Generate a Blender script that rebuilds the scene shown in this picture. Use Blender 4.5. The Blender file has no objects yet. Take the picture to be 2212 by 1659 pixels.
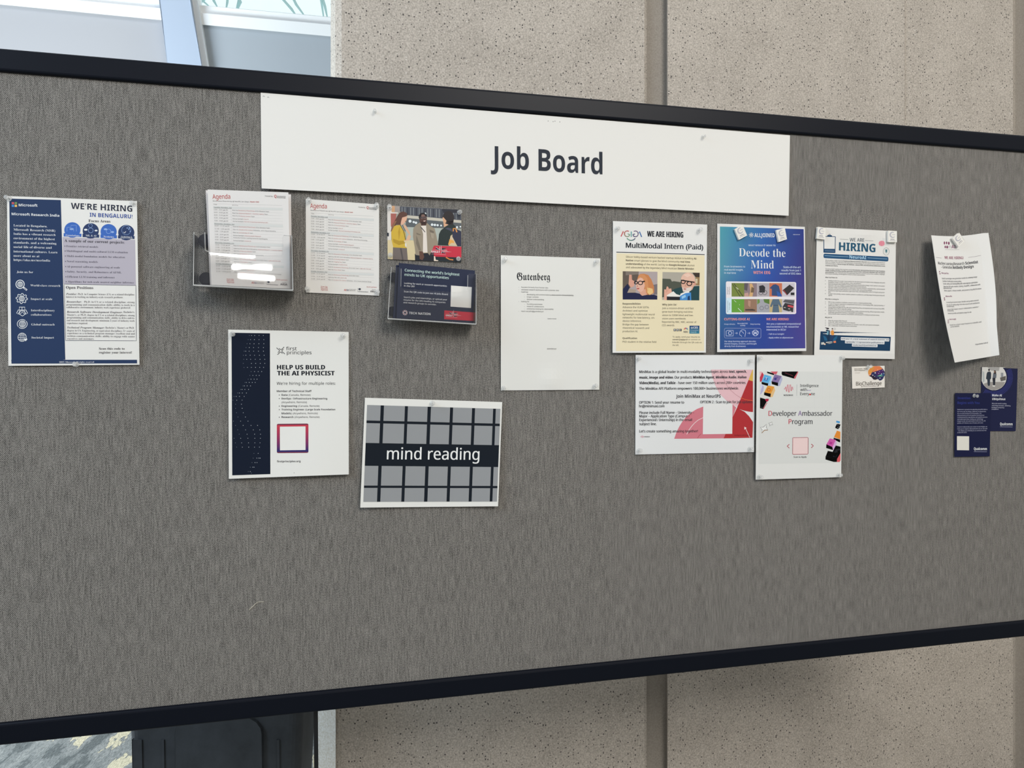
import bpy, bmesh, math, random
import numpy as np
from mathutils import Vector, Matrix
from mathutils.geometry import tessellate_polygon
random.seed(7)
SC = bpy.context.scene
COL = SC.collection
R_ = math.radians

# ------------------------------------------------------------------ camera
F = 1534.0            # focal length in pixels of the 2212 x 1659 frame
CX, CY, EYE = 1106.0, 829.5, 1.5
cd = bpy.data.cameras.new('camera'); cd.sensor_width = 36.0; cd.sensor_fit = 'HORIZONTAL'
cd.lens = F / 2212.0 * 36.0; cd.clip_start = 0.05; cd.clip_end = 200
cam = bpy.data.objects.new('camera', cd); COL.objects.link(cam)
cam.location = (0, 0, EYE); cam.rotation_euler = (R_(90), 0, 0)
SC.camera = cam

# ------------------------------------------------------------------ light
SC.view_settings.view_transform = 'Standard'; SC.view_settings.look = 'None'
SC.view_settings.gamma = 1.0; SC.view_settings.exposure = -0.24
SC.view_settings.use_curve_mapping = False
w = bpy.data.worlds.new('daylight'); SC.world = w; w.use_nodes = True
nt = w.node_tree; bg = nt.nodes['Background']
tc = nt.nodes.new('ShaderNodeTexCoord'); sx = nt.nodes.new('ShaderNodeSeparateXYZ')
nt.links.new(tc.outputs['Generated'], sx.inputs[0])
mr = nt.nodes.new('ShaderNodeMapRange'); mr.inputs[1].default_value = -0.2; mr.inputs[2].default_value = 0.6
nt.links.new(sx.outputs['Y'], mr.inputs[0])
mx = nt.nodes.new('ShaderNodeMix'); mx.data_type = 'RGBA'
mx.inputs[6].default_value = (0.47, 0.465, 0.455, 1); mx.inputs[7].default_value = (1.15, 1.3, 1.36, 1)
nt.links.new(mr.outputs[0], mx.inputs[0]); nt.links.new(mx.outputs[2], bg.inputs[0]); bg.inputs[1].default_value = 1.0

def area(name, loc, target, sx_, sy_, power, color):
    l = bpy.data.lights.new(name, 'AREA'); l.shape = 'RECTANGLE'; l.size = sx_; l.size_y = sy_
    l.energy = power; l.color = color
    o = bpy.data.objects.new(name, l); COL.objects.link(o); o.location = loc
    o.rotation_euler = (Vector(target) - Vector(loc)).to_track_quat('-Z', 'Y').to_euler(); return o
area('ceiling_light_panel', (2.5, -2.9, 4.4), (0.3, 1.6, 1.1), 2.4, 1.8, 220, (1.0, 0.955, 0.89))
area('cool_left_fill', (-3.0, -0.9, 3.3), (-0.8, 1.4, 1.9), 1.8, 1.8, 95, (0.62, 0.80, 1.0))  # added cool fill for the upper left, no known window there
area('window_wall_fill', (-3.4, 2.3, 1.2), (-0.6, 4.0, 2.3), 1.6, 1.6, 160, (0.86, 0.95, 1.0))  # added fill that brightens the window wall and the strip by the column

# ------------------------------------------------------------------ colour
def s2l(c): c /= 255.0; return c / 12.92 if c <= 0.04045 else ((c + 0.055) / 1.055) ** 2.4
WHT = s2l(226)
def ink(*c): return tuple(min(0.92, s2l(x) / WHT * 0.82) for x in c)      # printed colour, measured against white paper
def lin(*c): return tuple(s2l(x) for x in c)
def mat(name, color, rough=0.5, metal=0.0, spec=0.5):
    m = bpy.data.materials.new(name); m.use_nodes = True
    b = m.node_tree.nodes['Principled BSDF']; b.inputs['Base Color'].default_value = (*color, 1)
    b.inputs['Roughness'].default_value = rough; b.inputs['Metallic'].default_value = metal
    b.inputs['Specular IOR Level'].default_value = spec
    return m
def N(m, t): return m.node_tree.nodes.new(t)
def L(m, a, b): m.node_tree.links.new(a, b)
def P(m): return m.node_tree.nodes['Principled BSDF']
def inkmat(name, rough, spec):
    m = mat(name, (0.8, 0.8, 0.8), rough, 0, spec)
    a = N(m, 'ShaderNodeVertexColor'); a.layer_name = 'Col'; L(m, a.outputs['Color'], P(m).inputs['Base Color']); return m
M_PRINT = inkmat('printed_paper', 0.65, 0.1)
M_GLOSS = inkmat('glossy_card', 0.42, 0.22)
def fabric_mat():
    m = mat('woven_grey_fabric', (0.2, 0.2, 0.2), 0.95, 0, 0.1)
    t = N(m, 'ShaderNodeTexCoord')
    def noise(scale, detail, sc):
        mp = N(m, 'ShaderNodeMapping'); mp.inputs['Scale'].default_value = scale
        L(m, t.outputs['Object'], mp.inputs[0])
        n = N(m, 'ShaderNodeTexNoise'); n.inputs['Scale'].default_value = sc; n.inputs['Detail'].default_value = detail
        L(m, mp.outputs[0], n.inputs['Vector']); return n.outputs['Fac']
    def mth(op, a, b):
        n = N(m, 'ShaderNodeMath'); n.operation = op
        for i, v in enumerate((a, b)):
            if isinstance(v, (int, float)): n.inputs[i].default_value = v
            else: L(m, v, n.inputs[i])
        return n.outputs[0]
    # staggered weave: one stitch every 3 mm across and 1.7 mm down, slubs along the warp
    sp_ = N(m, 'ShaderNodeSeparateXYZ'); L(m, t.outputs['Object'], sp_.inputs[0])
    jit = mth('MULTIPLY', noise((30, 30, 1), 1, 1.0), 1.5)
    cx_ = mth('COSINE', mth('ADD', mth('MULTIPLY', sp_.outputs['X'], math.pi / 0.0015), jit), 0); cy_ = mth('COSINE', mth('MULTIPLY', sp_.outputs['Y'], math.pi / 0.0017), 0)
    weave = mth('MULTIPLY', cx_, cy_)
    slub = noise((360, 34, 1), 2, 1.0); fine = noise((560, 480, 1), 1, 1.0); tint = noise((45, 5, 1), 2, 1.0)
    v = mth('ADD', mth('MULTIPLY', weave, 0.34), 0.5)
    v = mth('ADD', v, mth('MULTIPLY', mth('SUBTRACT', slub, 0.5), 0.58)); v = mth('ADD', v, mth('MULTIPLY', mth('SUBTRACT', fine, 0.5), 0.90))
    v = mth('ADD', v, mth('MULTIPLY', mth('SUBTRACT', tint, 0.5), 0.12))
    r = N(m, 'ShaderNodeValToRGB'); L(m, v, r.inputs[0])
    r.color_ramp.elements[0].position = 0.12; r.color_ramp.elements[0].color = (*lin(48, 46, 45), 1)
    r.color_ramp.elements[1].position = 0.92; r.color_ramp.elements[1].color = (*lin(163, 159, 153), 1)
    L(m, r.outputs[0], P(m).inputs['Base Color'])
    bp = N(m, 'ShaderNodeBump'); bp.inputs['Strength'].default_value = 0.35; bp.inputs['Distance'].default_value = 0.0006
    L(m, v, bp.inputs['Height']); L(m, bp.outputs[0], P(m).inputs['Normal']); return m
M_FABRIC = fabric_mat()
M_RAIL = mat('dark_painted_aluminium', lin(8, 13, 24), 0.42, 0.0, 0.18)
M_STEEL = mat('pin_steel', (0.35, 0.35, 0.36), 0.25, 1.0)
M_VELCRO = mat('navy_hook_tape', lin(22, 26, 40), 0.9)
def concrete(name, a, b, speck=True):
    m = mat(name, a, 0.9, 0, 0.2); t = N(m, 'ShaderNodeTexCoord')
    n = N(m, 'ShaderNodeTexNoise'); n.inputs['Scale'].default_value = 7.0; n.inputs['Detail'].default_value = 6
    L(m, t.outputs['Object'], n.inputs['Vector'])
    n2 = N(m, 'ShaderNodeTexNoise'); n2.inputs['Scale'].default_value = 210.0; n2.inputs['Detail'].default_value = 3
    L(m, t.outputs['Object'], n2.inputs['Vector'])
    md = N(m, 'ShaderNodeMath'); md.operation = 'MULTIPLY_ADD'; md.inputs[1].default_value = 0.80; md.inputs[2].default_value = 0.0
    L(m, n2.outputs['Fac'], md.inputs[0])
    ad = N(m, 'ShaderNodeMath'); ad.operation = 'MULTIPLY_ADD'; ad.inputs[1].default_value = 0.20
    L(m, n.outputs['Fac'], ad.inputs[0]); L(m, md.outputs[0], ad.inputs[2])
    r = N(m, 'ShaderNodeValToRGB'); r.color_ramp.elements[0].position = 0.36; r.color_ramp.elements[0].color = (*a, 1)
    r.color_ramp.elements[1].position = 0.64; r.color_ramp.elements[1].color = (*b, 1); L(m, ad.outputs[0], r.inputs[0])
    out = r.outputs[0]
    if speck:
        vo = N(m, 'ShaderNodeTexVoronoi'); vo.inputs['Scale'].default_value = 120.0; vo.inputs['Randomness'].default_value = 1.0
        L(m, t.outputs['Object'], vo.inputs['Vector'])
        sep = N(m, 'ShaderNodeSeparateColor'); L(m, vo.outputs['Color'], sep.inputs[0])
        # cell colour decides whether a cell holds a pebble and how large it is
        rad = N(m, 'ShaderNodeMapRange'); rad.inputs[1].default_value = 0.20; rad.inputs[2].default_value = 1.0
        rad.inputs[3].default_value = 0.0; rad.inputs[4].default_value = 0.31; L(m, sep.outputs[0], rad.inputs[0])
        lt = N(m, 'ShaderNodeMath'); lt.operation = 'LESS_THAN'; L(m, vo.outputs['Distance'], lt.inputs[0]); L(m, rad.outputs[0], lt.inputs[1])
        pc = N(m, 'ShaderNodeValToRGB'); pc.color_ramp.interpolation = 'CONSTANT'
        pc.color_ramp.elements[0].color = (*lin(86, 82, 80), 1); pc.color_ramp.elements[1].position = 0.82
        pc.color_ramp.elements[1].color = (*lin(214, 208, 200), 1); L(m, sep.outputs[1], pc.inputs[0])
        mm = N(m, 'ShaderNodeMix'); mm.data_type = 'RGBA'; L(m, lt.outputs[0], mm.inputs[0]); L(m, out, mm.inputs[6]); L(m, pc.outputs[0], mm.inputs[7])
        out = mm.outputs[2]
        bp = N(m, 'ShaderNodeBump'); bp.inputs['Strength'].default_value = 0.4; bp.inputs['Distance'].default_value = 0.003
        L(m, ad.outputs[0], bp.inputs['Height']); L(m, bp.outputs[0], P(m).inputs['Normal'])
    L(m, out, P(m).inputs['Base Color']); return m
M_AGG = concrete('exposed_aggregate_concrete', lin(166, 158, 148), lin(208, 199, 188))
M_SMOOTH = concrete('smooth_concrete', lin(150, 143, 134), lin(166, 159, 150), False)
M_PALE = concrete('weathered_plaster_lit_pale', lin(222, 220, 210), lin(248, 250, 248), False)  # pale tone carries the window light falling on the strip
def carpet_mat():
    m = mat('patterned_carpet', (0.3, 0.3, 0.3), 1.0, 0, 0.05); t = N(m, 'ShaderNodeTexCoord')
    mp = N(m, 'ShaderNodeMapping'); mp.inputs['Rotation'].default_value = (0, 0, R_(30)); mp.inputs['Scale'].default_value = (10.0, 3.0, 1)
    L(m, t.outputs['Object'], mp.inputs[0])
    n = N(m, 'ShaderNodeTexNoise'); n.inputs['Scale'].default_value = 1.0; n.inputs['Detail'].default_value = 6; n.inputs['Roughness'].default_value = 0.62
    L(m, mp.outputs[0], n.inputs['Vector'])
    r = N(m, 'ShaderNodeValToRGB'); r.color_ramp.interpolation = 'CONSTANT'; r.color_ramp.elements[0].position = 0.0; r.color_ramp.elements[0].color = (*lin(98, 102, 102), 1)
    r.color_ramp.elements[1].position = 0.565; r.color_ramp.elements[1].color = (*lin(190, 182, 158), 1)
    for p_, c_ in ((0.44, (122, 125, 124)), (0.50, (136, 138, 136)), (0.55, (112, 115, 116))): e = r.color_ramp.elements.new(p_); e.color = (*lin(*c_), 1)
    L(m, n.outputs['Fac'], r.inputs[0])
    # cut-pile ribs
    mp2 = N(m, 'ShaderNodeMapping'); mp2.inputs['Rotation'].default_value = (0, 0, R_(30)); mp2.inputs['Scale'].default_value = (260.0, 60.0, 1); L(m, t.outputs['Object'], mp2.inputs[0])
    n3 = N(m, 'ShaderNodeTexNoise'); n3.inputs['Scale'].default_value = 1.0; n3.inputs['Detail'].default_value = 2; L(m, mp2.outputs[0], n3.inputs['Vector'])
    mr3 = N(m, 'ShaderNodeMapRange'); mr3.inputs[1].default_value = 0.3; mr3.inputs[2].default_value = 0.7; mr3.inputs[3].default_value = 0.68; mr3.inputs[4].default_value = 1.25; L(m, n3.outputs['Fac'], mr3.inputs[0])
    mm = N(m, 'ShaderNodeVectorMath'); mm.operation = 'MULTIPLY'; L(m, r.outputs[0], mm.inputs[0]); L(m, mr3.outputs[0], mm.inputs[1])
    L(m, mm.outputs[0], P(m).inputs['Base Color'])
    bp = N(m, 'ShaderNodeBump'); bp.inputs['Strength'].default_value = 0.6; bp.inputs['Distance'].default_value = 0.004
    L(m, n3.outputs['Fac'], bp.inputs['Height']); L(m, bp.outputs[0], P(m).inputs['Normal']); return m
M_CARPET = carpet_mat()
def plastic_mat():
    m = mat('grey_moulded_plastic', lin(58, 62, 66), 0.62, 0, 0.35); t = N(m, 'ShaderNodeTexCoord')
    n = N(m, 'ShaderNodeTexNoise'); n.inputs['Scale'].default_value = 9; n.inputs['Detail'].default_value = 8; n.inputs['Roughness'].default_value = 0.7
    L(m, t.outputs['Object'], n.inputs['Vector']); r = N(m, 'ShaderNodeValToRGB')
    r.color_ramp.elements[0].position = 0.3; r.color_ramp.elements[0].color = (*lin(47, 51, 55), 1)
    r.color_ramp.elements[1].position = 0.7; r.color_ramp.elements[1].color = (*lin(66, 70, 75), 1)
    L(m, n.outputs['Fac'], r.inputs[0]); L(m, r.outputs[0], P(m).inputs['Base Color']); return m
M_BIN = plastic_mat()
def clear_mat(name, glossf, tint, rough=0.02, edge=0.0):
    m = bpy.data.materials.new(name); m.use_nodes = True; ntr = m.node_tree; ntr.nodes.remove(P(m))
    out = [n for n in ntr.nodes if n.type == 'OUTPUT_MATERIAL'][0]
    tr = N(m, 'ShaderNodeBsdfTransparent'); tr.inputs[0].default_value = (*tint, 1)
    gl = N(m, 'ShaderNodeBsdfGlossy'); gl.inputs['Roughness'].default_value = rough
    fr = N(m, 'ShaderNodeFresnel'); fr.inputs[0].default_value = 1.49
    ml = N(m, 'ShaderNodeMath'); ml.operation = 'MULTIPLY_ADD'; ml.inputs[1].default_value = glossf; ml.inputs[2].default_value = edge
    L(m, fr.outputs[0], ml.inputs[0])
    mxs = N(m, 'ShaderNodeMixShader'); L(m, ml.outputs[0], mxs.inputs[0]); L(m, tr.outputs[0], mxs.inputs[1]); L(m, gl.outputs[0], mxs.inputs[2])
    L(m, mxs.outputs[0], out.inputs[0]); return m
M_ACR = clear_mat('clear_acrylic', 0.9, (0.985, 0.985, 0.985))
def edge_mat():
    m = mat('acrylic_edge', (0.8, 0.8, 0.78), 0.15); b = P(m); b.inputs['Alpha'].default_value = 0.45; return m
M_EDGE = edge_mat()
def pin_mat():
    m = bpy.data.materials.new('clear_pin_plastic'); m.use_nodes = True; ntr = m.node_tree
    out = [n for n in ntr.nodes if n.type == 'OUTPUT_MATERIAL'][0]; b = P(m)
    b.inputs['Base Color'].default_value = (0.92, 0.92, 0.90, 1); b.inputs['Roughness'].default_value = 0.08
    b.inputs['Specular IOR Level'].default_value = 0.8; b.inputs['Transmission Weight'].default_value = 0.35
    tr = N(m, 'ShaderNodeBsdfTransparent'); tr.inputs[0].default_value = (0.96, 0.96, 0.96, 1)
    mxs = N(m, 'ShaderNodeMixShader'); mxs.inputs[0].default_value = 0.62
    L(m, b.outputs[0], mxs.inputs[1]); L(m, tr.outputs[0], mxs.inputs[2]); L(m, mxs.outputs[0], out.inputs[0]); return m
M_PIN = pin_mat()

# ------------------------------------------------------------------ helpers
def tag(o, label=None, cat=None, group=None, kind=None):
    if label: o['label'] = label
    if cat: o['category'] = cat
    if group: o['group'] = group
    if kind: o['kind'] = kind
    return o
def empty(name, loc):
    o = bpy.data.objects.new(name, None); COL.objects.link(o); o.location = loc; o.empty_display_size = 0.02; return o
class MB:
    """collects vertices (world space), faces and a colour per vertex; builds ONE mesh object"""
    def __init__(s): s.v = []; s.f = []; s.c = []; s.mi = []
    def add(s, vs, fs, col=(0.8, 0.8, 0.8), mi=0):
        o = len(s.v); s.v += [tuple(map(float, p)) for p in vs]
        s.f += [tuple(i + o for i in f) for f in fs]; s.mi += [mi] * len(fs)
        if len(col) and not hasattr(col[0], '__len__'): s.c += [(*col, 1.0)] * len(vs)
        else: s.c += [(*c, 1.0) for c in col]
    def box(s, o, ax, ay, az, x0, x1, y0, y1, z0, z1, col=(0.8, 0.8, 0.8), mi=0):
        o, ax, ay, az = (np.array(q, float) for q in (o, ax, ay, az))
        vs = [o + ax * x + ay * y + az * z for z in (z0, z1) for y in (y0, y1) for x in (x0, x1)]
        s.add(vs, [(0, 2, 3, 1), (4, 5, 7, 6), (0, 1, 5, 4), (2, 6, 7, 3), (0, 4, 6, 2), (1, 3, 7, 5)], col, mi)
    def prism(s, front, back, col=(0.8, 0.8, 0.8), mi=0):
        n = len(front); tri = tessellate_polygon([[Vector(p) for p in front]])
        fs = [tuple(t) for t in tri] + [tuple(i + n for i in reversed(t)) for t in tri]
        fs += [(i, (i + 1) % n, (i + 1) % n + n, i + n) for i in range(n)]
        s.add(list(front) + list(back), fs, col, mi)
    def tube(s, pts, r, seg=8, col=(0.8, 0.8, 0.8), mi=0):
        pts = [Vector(p) for p in pts]; vs = []; fs = []
        for i, p in enumerate(pts):
            t = (pts[min(i + 1, len(pts) - 1)] - pts[max(i - 1, 0)]).normalized()
            a = t.cross(Vector((0.3, 0.2, 0.9))).normalized(); b = t.cross(a); rr = r[i] if hasattr(r, '__len__') else r
            vs += [p + (a * math.cos(k * 2 * math.pi / seg) + b * math.sin(k * 2 * math.pi / seg)) * rr for k in range(seg)]
        for i in range(len(pts) - 1):
            for k in range(seg): fs.append((i * seg + k, i * seg + (k + 1) % seg, (i + 1) * seg + (k + 1) % seg, (i + 1) * seg + k))
        fs += [tuple(range(seg - 1, -1, -1)), tuple(range((len(pts) - 1) * seg, len(pts) * seg))]
        s.add(vs, fs, col, mi)
    def build(s, name, mats, parent=None, bevel=0, smooth=False, recalc=False):
        me = bpy.data.meshes.new(name)
        base = np.array(parent['_w'] if parent is not None and '_w' in parent else (0, 0, 0), float)
        vs = (np.array(s.v, float) - base) if len(s.v) else np.zeros((0, 3))
        me.from_pydata([tuple(p) for p in vs], [], s.f)
        for m in (mats if isinstance(mats, (list, tuple)) else [mats]): me.materials.append(m)
        me.polygons.foreach_set('material_index', s.mi)
        ca = me.color_attributes.new('Col', 'FLOAT_COLOR', 'POINT'); ca.data.foreach_set('color', np.array(s.c, np.float32).ravel())
        if recalc:
            bm = bmesh.new(); bm.from_mesh(me); bmesh.ops.recalc_face_normals(bm, faces=bm.faces[:]); bm.to_mesh(me); bm.free()
        if smooth: me.polygons.foreach_set('use_smooth', [True] * len(me.polygons))
        o = bpy.data.objects.new(name, me); COL.objects.link(o)
        if parent is not None: o.parent = parent
        if bevel:
            b = o.modifiers.new('bevel', 'BEVEL'); b.width = bevel; b.segments = 3; b.limit_method = 'ANGLE'
        return o
def root(name, loc, label, cat, group=None):
    o = empty(name, tuple(loc)); o['_w'] = [float(x) for x in loc]; tag(o, label, cat, group); return o

# ------------------------------------------------------------------ board frame (u right, v up, n towards the viewer)
RB = np.array([[0.97512835, 0.00312247, -0.22161893], [-0.0080594, 0.99973903, -0.02137587], [0.22149435, 0.02263033, 0.97489903]])
TB = np.array([0.00941532, 0.00182898, 1.45945193])
def c2w(p): p = np.asarray(p, float); return np.stack([p[..., 0], p[..., 2], EYE - p[..., 1]], -1)
def dirw(d): return np.array([d[0], d[2], -d[1]])
BU, BV, BN = dirw(RB[:, 0]), dirw(-RB[:, 1]), dirw(-RB[:, 2]); BO = c2w(TB)
BH_TOP, BH_BOT = 0.594, -0.632
def bw(u, v, d=0.0): return BO + BU * u + BV * v + BN * d
CAMP = np.array([0, 0, EYE])
def ray(px): px = np.asarray(px, float); return np.stack([(px[..., 0] - CX) / F, np.ones(px.shape[:-1]), -(px[..., 1] - CY) / F], -1)
def hit(px, o, n):
    d = ray(px); s = ((o - CAMP) @ n) / (d @ n); return CAMP + d * s[..., None]
def P3(px, depth):                      # point on the plane lying `depth` metres in front of the fabric
    px = np.asarray(px, float); depth = np.broadcast_to(np.asarray(depth, float), px.shape[:-1])
    d = ray(px); s = ((BO - CAMP) @ BN + depth) / (d @ BN); return CAMP + d * s[..., None]
def uv_of(p): q = np.asarray(p) - BO; return np.stack([q @ BU, q @ BV], -1)
def proj(p):
    q = np.asarray(p) - CAMP; return np.stack([CX + F * q[..., 0] / q[..., 1], CY - F * q[..., 2] / q[..., 1]], -1)
def homog(src, dst):
    A = []; b = []
    for (x, y), (u, v) in zip(src, dst):
        A += [[x, y, 1, 0, 0, 0, -u * x, -u * y], [0, 0, 0, x, y, 1, -v * x, -v * y]]; b += [u, v]
    return np.append(np.linalg.solve(np.array(A, float), np.array(b, float)), 1).reshape(3, 3)
def hap(H, p): p = np.asarray(p, float); q = np.concatenate([p, np.ones(p.shape[:-1] + (1,))], -1) @ H.T; return q[..., :2] / q[..., 2:]
UNIT = [(0, 0), (1, 0), (1, 1), (0, 1)]

# ------------------------------------------------------------------ lettering
ALPH = {'sans': (0x1D5A0, 0x1D5BA, 0x1D7E2), 'bold': (0x1D5D4, 0x1D5EE, 0x1D7EC), 'serifb': (0x1D400, 0x1D41A, 0x1D7CE),
        'serif': (0x1D400, 0x1D41A, 0x1D7CE), 'serifi': (0x1D468, 0x1D482, 0x1D7CE), 'mono': (0x1D670, 0x1D68A, 0x1D7F6),
        'fraktur': (0x1D56C, 0x1D586, None)}
def conv(s, font):
    A, a, z = ALPH[font]; o = ''
    for c in s:
        if 'A' <= c <= 'Z': o += chr(A + ord(c) - 65)
        elif 'a' <= c <= 'z': o += chr(a + ord(c) - 97)
        elif '0' <= c <= '9' and z: o += chr(z + ord(c) - 48)
        else: o += c
    return o
_g = {}
_tc = bpy.data.curves.new('lettering', 'FONT'); _tc.resolution_u = 3
_to = bpy.data.objects.new('lettering', _tc); COL.objects.link(_to)
def glyphs(s, font):
    k = (s, font)
    if k not in _g:
        _tc.body = conv(s, font); _tc.offset = -0.009 if font == 'serif' else 0.0
        _tc.resolution_u = 6 if len(s) < 14 else 2
        me = _to.to_mesh(); n = len(me.vertices); v = np.zeros(n * 3); me.vertices.foreach_get('co', v)
        v = v.reshape(-1, 3)[:, :2].copy(); f = [tuple(p.vertices) for p in me.polygons]; _to.to_mesh_clear(); _g[k] = (v, f)
    return _g[k]
def adv(s, font): return glyphs(s + '|', font)[0][:, 0].max() if s else glyphs('|', font)[0][:, 0].max()

INKD = ink(48, 50, 56); INKW = ink(222, 224, 226)
class Flyer:
    """a sheet on the board: corners TL TR BR BL in photo pixels, d = distance of its face from the fabric"""
    def __init__(s, name, label, cat, quad, d=0.002, dfn=None, ref=None, group=None, mat=None, warp=None):
        s.quad = quad; s.d = d; s.dfn = dfn; s.warp = warp; s.mat = mat or M_PRINT
        s.H = homog(quad, UNIT); s.Hi = homog(UNIT, quad)
        s.ref = s.Hi @ homog(ref, UNIT) if ref else None
        if ref:
            tl, tr, br, bl = [np.array(c, float) for c in ref]; k0 = (tr - tl)[1] / (tr - tl)[0]; k1 = (br - bl)[1] / (br - bl)[0]
            s.refsl = lambda t: (1 - t) * k0 + t * k1
        c = P3(np.array([hap(s.Hi, np.array([0.5, 0.5]))]), d)[0]
        s.root = root(name, c, label, cat, group); s.parts = {}; s.z = (0, 0, 1.0)
    def zoom(s, x0, y0, k): s.z = (x0, y0, k)
    def px(s, p):
        p = np.asarray(p, float); q = p / s.z[2] + np.array(s.z[:2])
        return hap(s.ref, q) if s.ref is not None else q
    def world(s, px, layer):
        px = np.asarray(px, float); st = hap(s.H, px); dep = s.d + layer * 0.00014
        if s.dfn is not None: dep = dep + s.dfn(st[..., 0], st[..., 1])
        if s.warp is not None: px = px + s.warp(st[..., 0], st[..., 1])
        return P3(px, dep)
    def mb(s, part): return s.parts.setdefault(part, MB())
    def sheet(s, col, part='sheet', thick=0.0003, n=24):
        g = np.array([[(i / n, j / n) for i in range(n + 1)] for j in range(n + 1)])
        px = hap(s.Hi, g); fr = s.world(px, 0).reshape(-1, 3); bk = fr - BN * thick; m = n + 1; fs = []
        for j in range(n):
            for i in range(n):
                a = j * m + i; fs.append((a, a + m, a + m + 1, a + 1)); b = a + m * m; fs.append((b, b + 1, b + m + 1, b + m))
        o = m * m
        for i in range(n):
            fs += [(i, i + 1, i + 1 + o, i + o), (n * m + i + 1, n * m + i, n * m + i + o, n * m + i + 1 + o),
                   ((i + 1) * m, i * m, i * m + o, (i + 1) * m + o), (i * m + n, (i + 1) * m + n, (i + 1) * m + n + o, i * m + n + o)]
        s.mb(part).add(np.vstack([fr, bk]), fs, col)
    def quad4(s, part, q, col, layer=1, n=10, cfn=None):
        Q = np.array([s.px(p) for p in q]); h = homog(UNIT, [tuple(p) for p in Q])
        if s.dfn is not None: n = max(n, int(np.ceil(max(np.linalg.norm(Q - np.roll(Q, 1, 0), axis=1)) / 9)))
        g = np.array([[(i / n, j / n) for i in range(n + 1)] for j in range(n + 1)])
        vs = s.world(hap(h, g), layer).reshape(-1, 3); m = n + 1
        cols = [cfn(i / n, j / n) for j in range(m) for i in range(m)] if cfn else col
        s.mb(part).add(vs, [(j * m + i, (j + 1) * m + i, (j + 1) * m + i + 1, j * m + i + 1) for j in range(n) for i in range(n)], cols)
    def poly(s, part, pts, col, layer=1):
        px = s.px(np.array(pts, float)); tri = tessellate_polygon([[Vector((p[0], p[1], 0)) for p in px]])
        fs = []
        if s.dfn is not None:                       # follow the curl of the paper
            P_l = [tuple(p) for p in px]; work = [tuple(t) for t in tri]; tri = []; mid = {}
            def half(i, j):
                k = (min(i, j), max(i, j))
                if k not in mid: P_l.append(((P_l[i][0] + P_l[j][0]) / 2, (P_l[i][1] + P_l[j][1]) / 2)); mid[k] = len(P_l) - 1
                return mid[k]
            while work:
                t = work.pop(); e = [math.dist(P_l[t[i]], P_l[t[(i + 1) % 3]]) for i in range(3)]; i = e.index(max(e))
                if e[i] < 9: tri.append(t); continue
                m_ = half(t[i], t[(i + 1) % 3]); work += [(t[i], m_, t[(i + 2) % 3]), (m_, t[(i + 1) % 3], t[(i + 2) % 3])]
            px = np.array(P_l)
        for a, b, c in tri:
            u, v, w_ = px[a], px[b], px[c]
            fs.append((a, c, b) if (v[0] - u[0]) * (w_[1] - u[1]) - (v[1] - u[1]) * (w_[0] - u[0]) > 0 else (a, b, c))
        s.mb(part).add(s.world(px, layer), fs, col)
    def disc(s, part, x, y, rx, col, layer=1, ry=None, seg=28, a0=0, a1=360):
        ry = ry or rx; pts = [(x + rx * math.cos(R_(a0 + (a1 - a0) * k / seg)), y + ry * math.sin(R_(a0 + (a1 - a0) * k / seg))) for k in range(seg + (a1 - a0 < 360))]
        s.poly(part, pts, col, layer)
    def line(s, part, pts, wd, col, layer=1, closed=False):
        if s.dfn is not None and not hasattr(col[0], '__len__'):
            q2 = []; m_ = len(pts)
            for i in range(m_ if closed else m_ - 1):
                a, b = np.array(pts[i], float), np.array(pts[(i + 1) % m_], float); k = max(1, int(np.linalg.norm(b - a) / s.z[2] / 9))
                q2 += [tuple(a + (b - a) * j / k) for j in range(k)]
            pts = q2 + ([] if closed else [pts[-1]])
        p = np.array(pts, float); n = len(p); L_ = []; R2 = []
        for i in range(n):
            a = p[(i - 1) % n] if (i or closed) else p[i]; b = p[(i + 1) % n] if (i < n - 1 or closed) else p[i]
            t = b - a; t = t / (np.linalg.norm(t) + 1e-9); nn = np.array([-t[1], t[0]]) * wd / 2
            L_.append(p[i] + nn); R2.append(p[i] - nn)
        px = s.px(np.array(L_ + R2)); vs = s.world(px, layer); k = n if closed else n - 1
        cc = [c for c in col] * 2 if hasattr(col[0], '__len__') else col
        s.mb(part).add(vs, [(i, n + i, n + (i + 1) % n, (i + 1) % n) for i in range(k)], cc)
    def ring(s, part, x, y, r, wd, col, layer=1, ry=None, a0=0, a1=360, seg=28):
        ry = ry or r; full = a1 - a0 >= 360
        s.line(part, [(x + r * math.cos(R_(a0 + (a1 - a0) * k / seg)), y + ry * math.sin(R_(a0 + (a1 - a0) * k / seg))) for k in range(seg + (not full))], wd, col, layer, full)
    def rrect(s, part, q, rad, col, layer=1, stroke=None):
        # rounded rectangle following four corners q (TL TR BR BL)
        q = [np.array(p, float) for p in q]; pts = []
        for i in range(4):
            a, b, c = q[i - 1], q[i], q[(i + 1) % 4]
            u = (a - b) / np.linalg.norm(a - b) * rad; v = (c - b) / np.linalg.norm(c - b) * rad
            for k in range(6):
                t = k / 5; pts.append(b + u * (1 - t) ** 2 + v * t ** 2)
        if stroke: s.line(part, pts, stroke, col, layer, True)
        else: s.poly(part, pts, col, layer)
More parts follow.
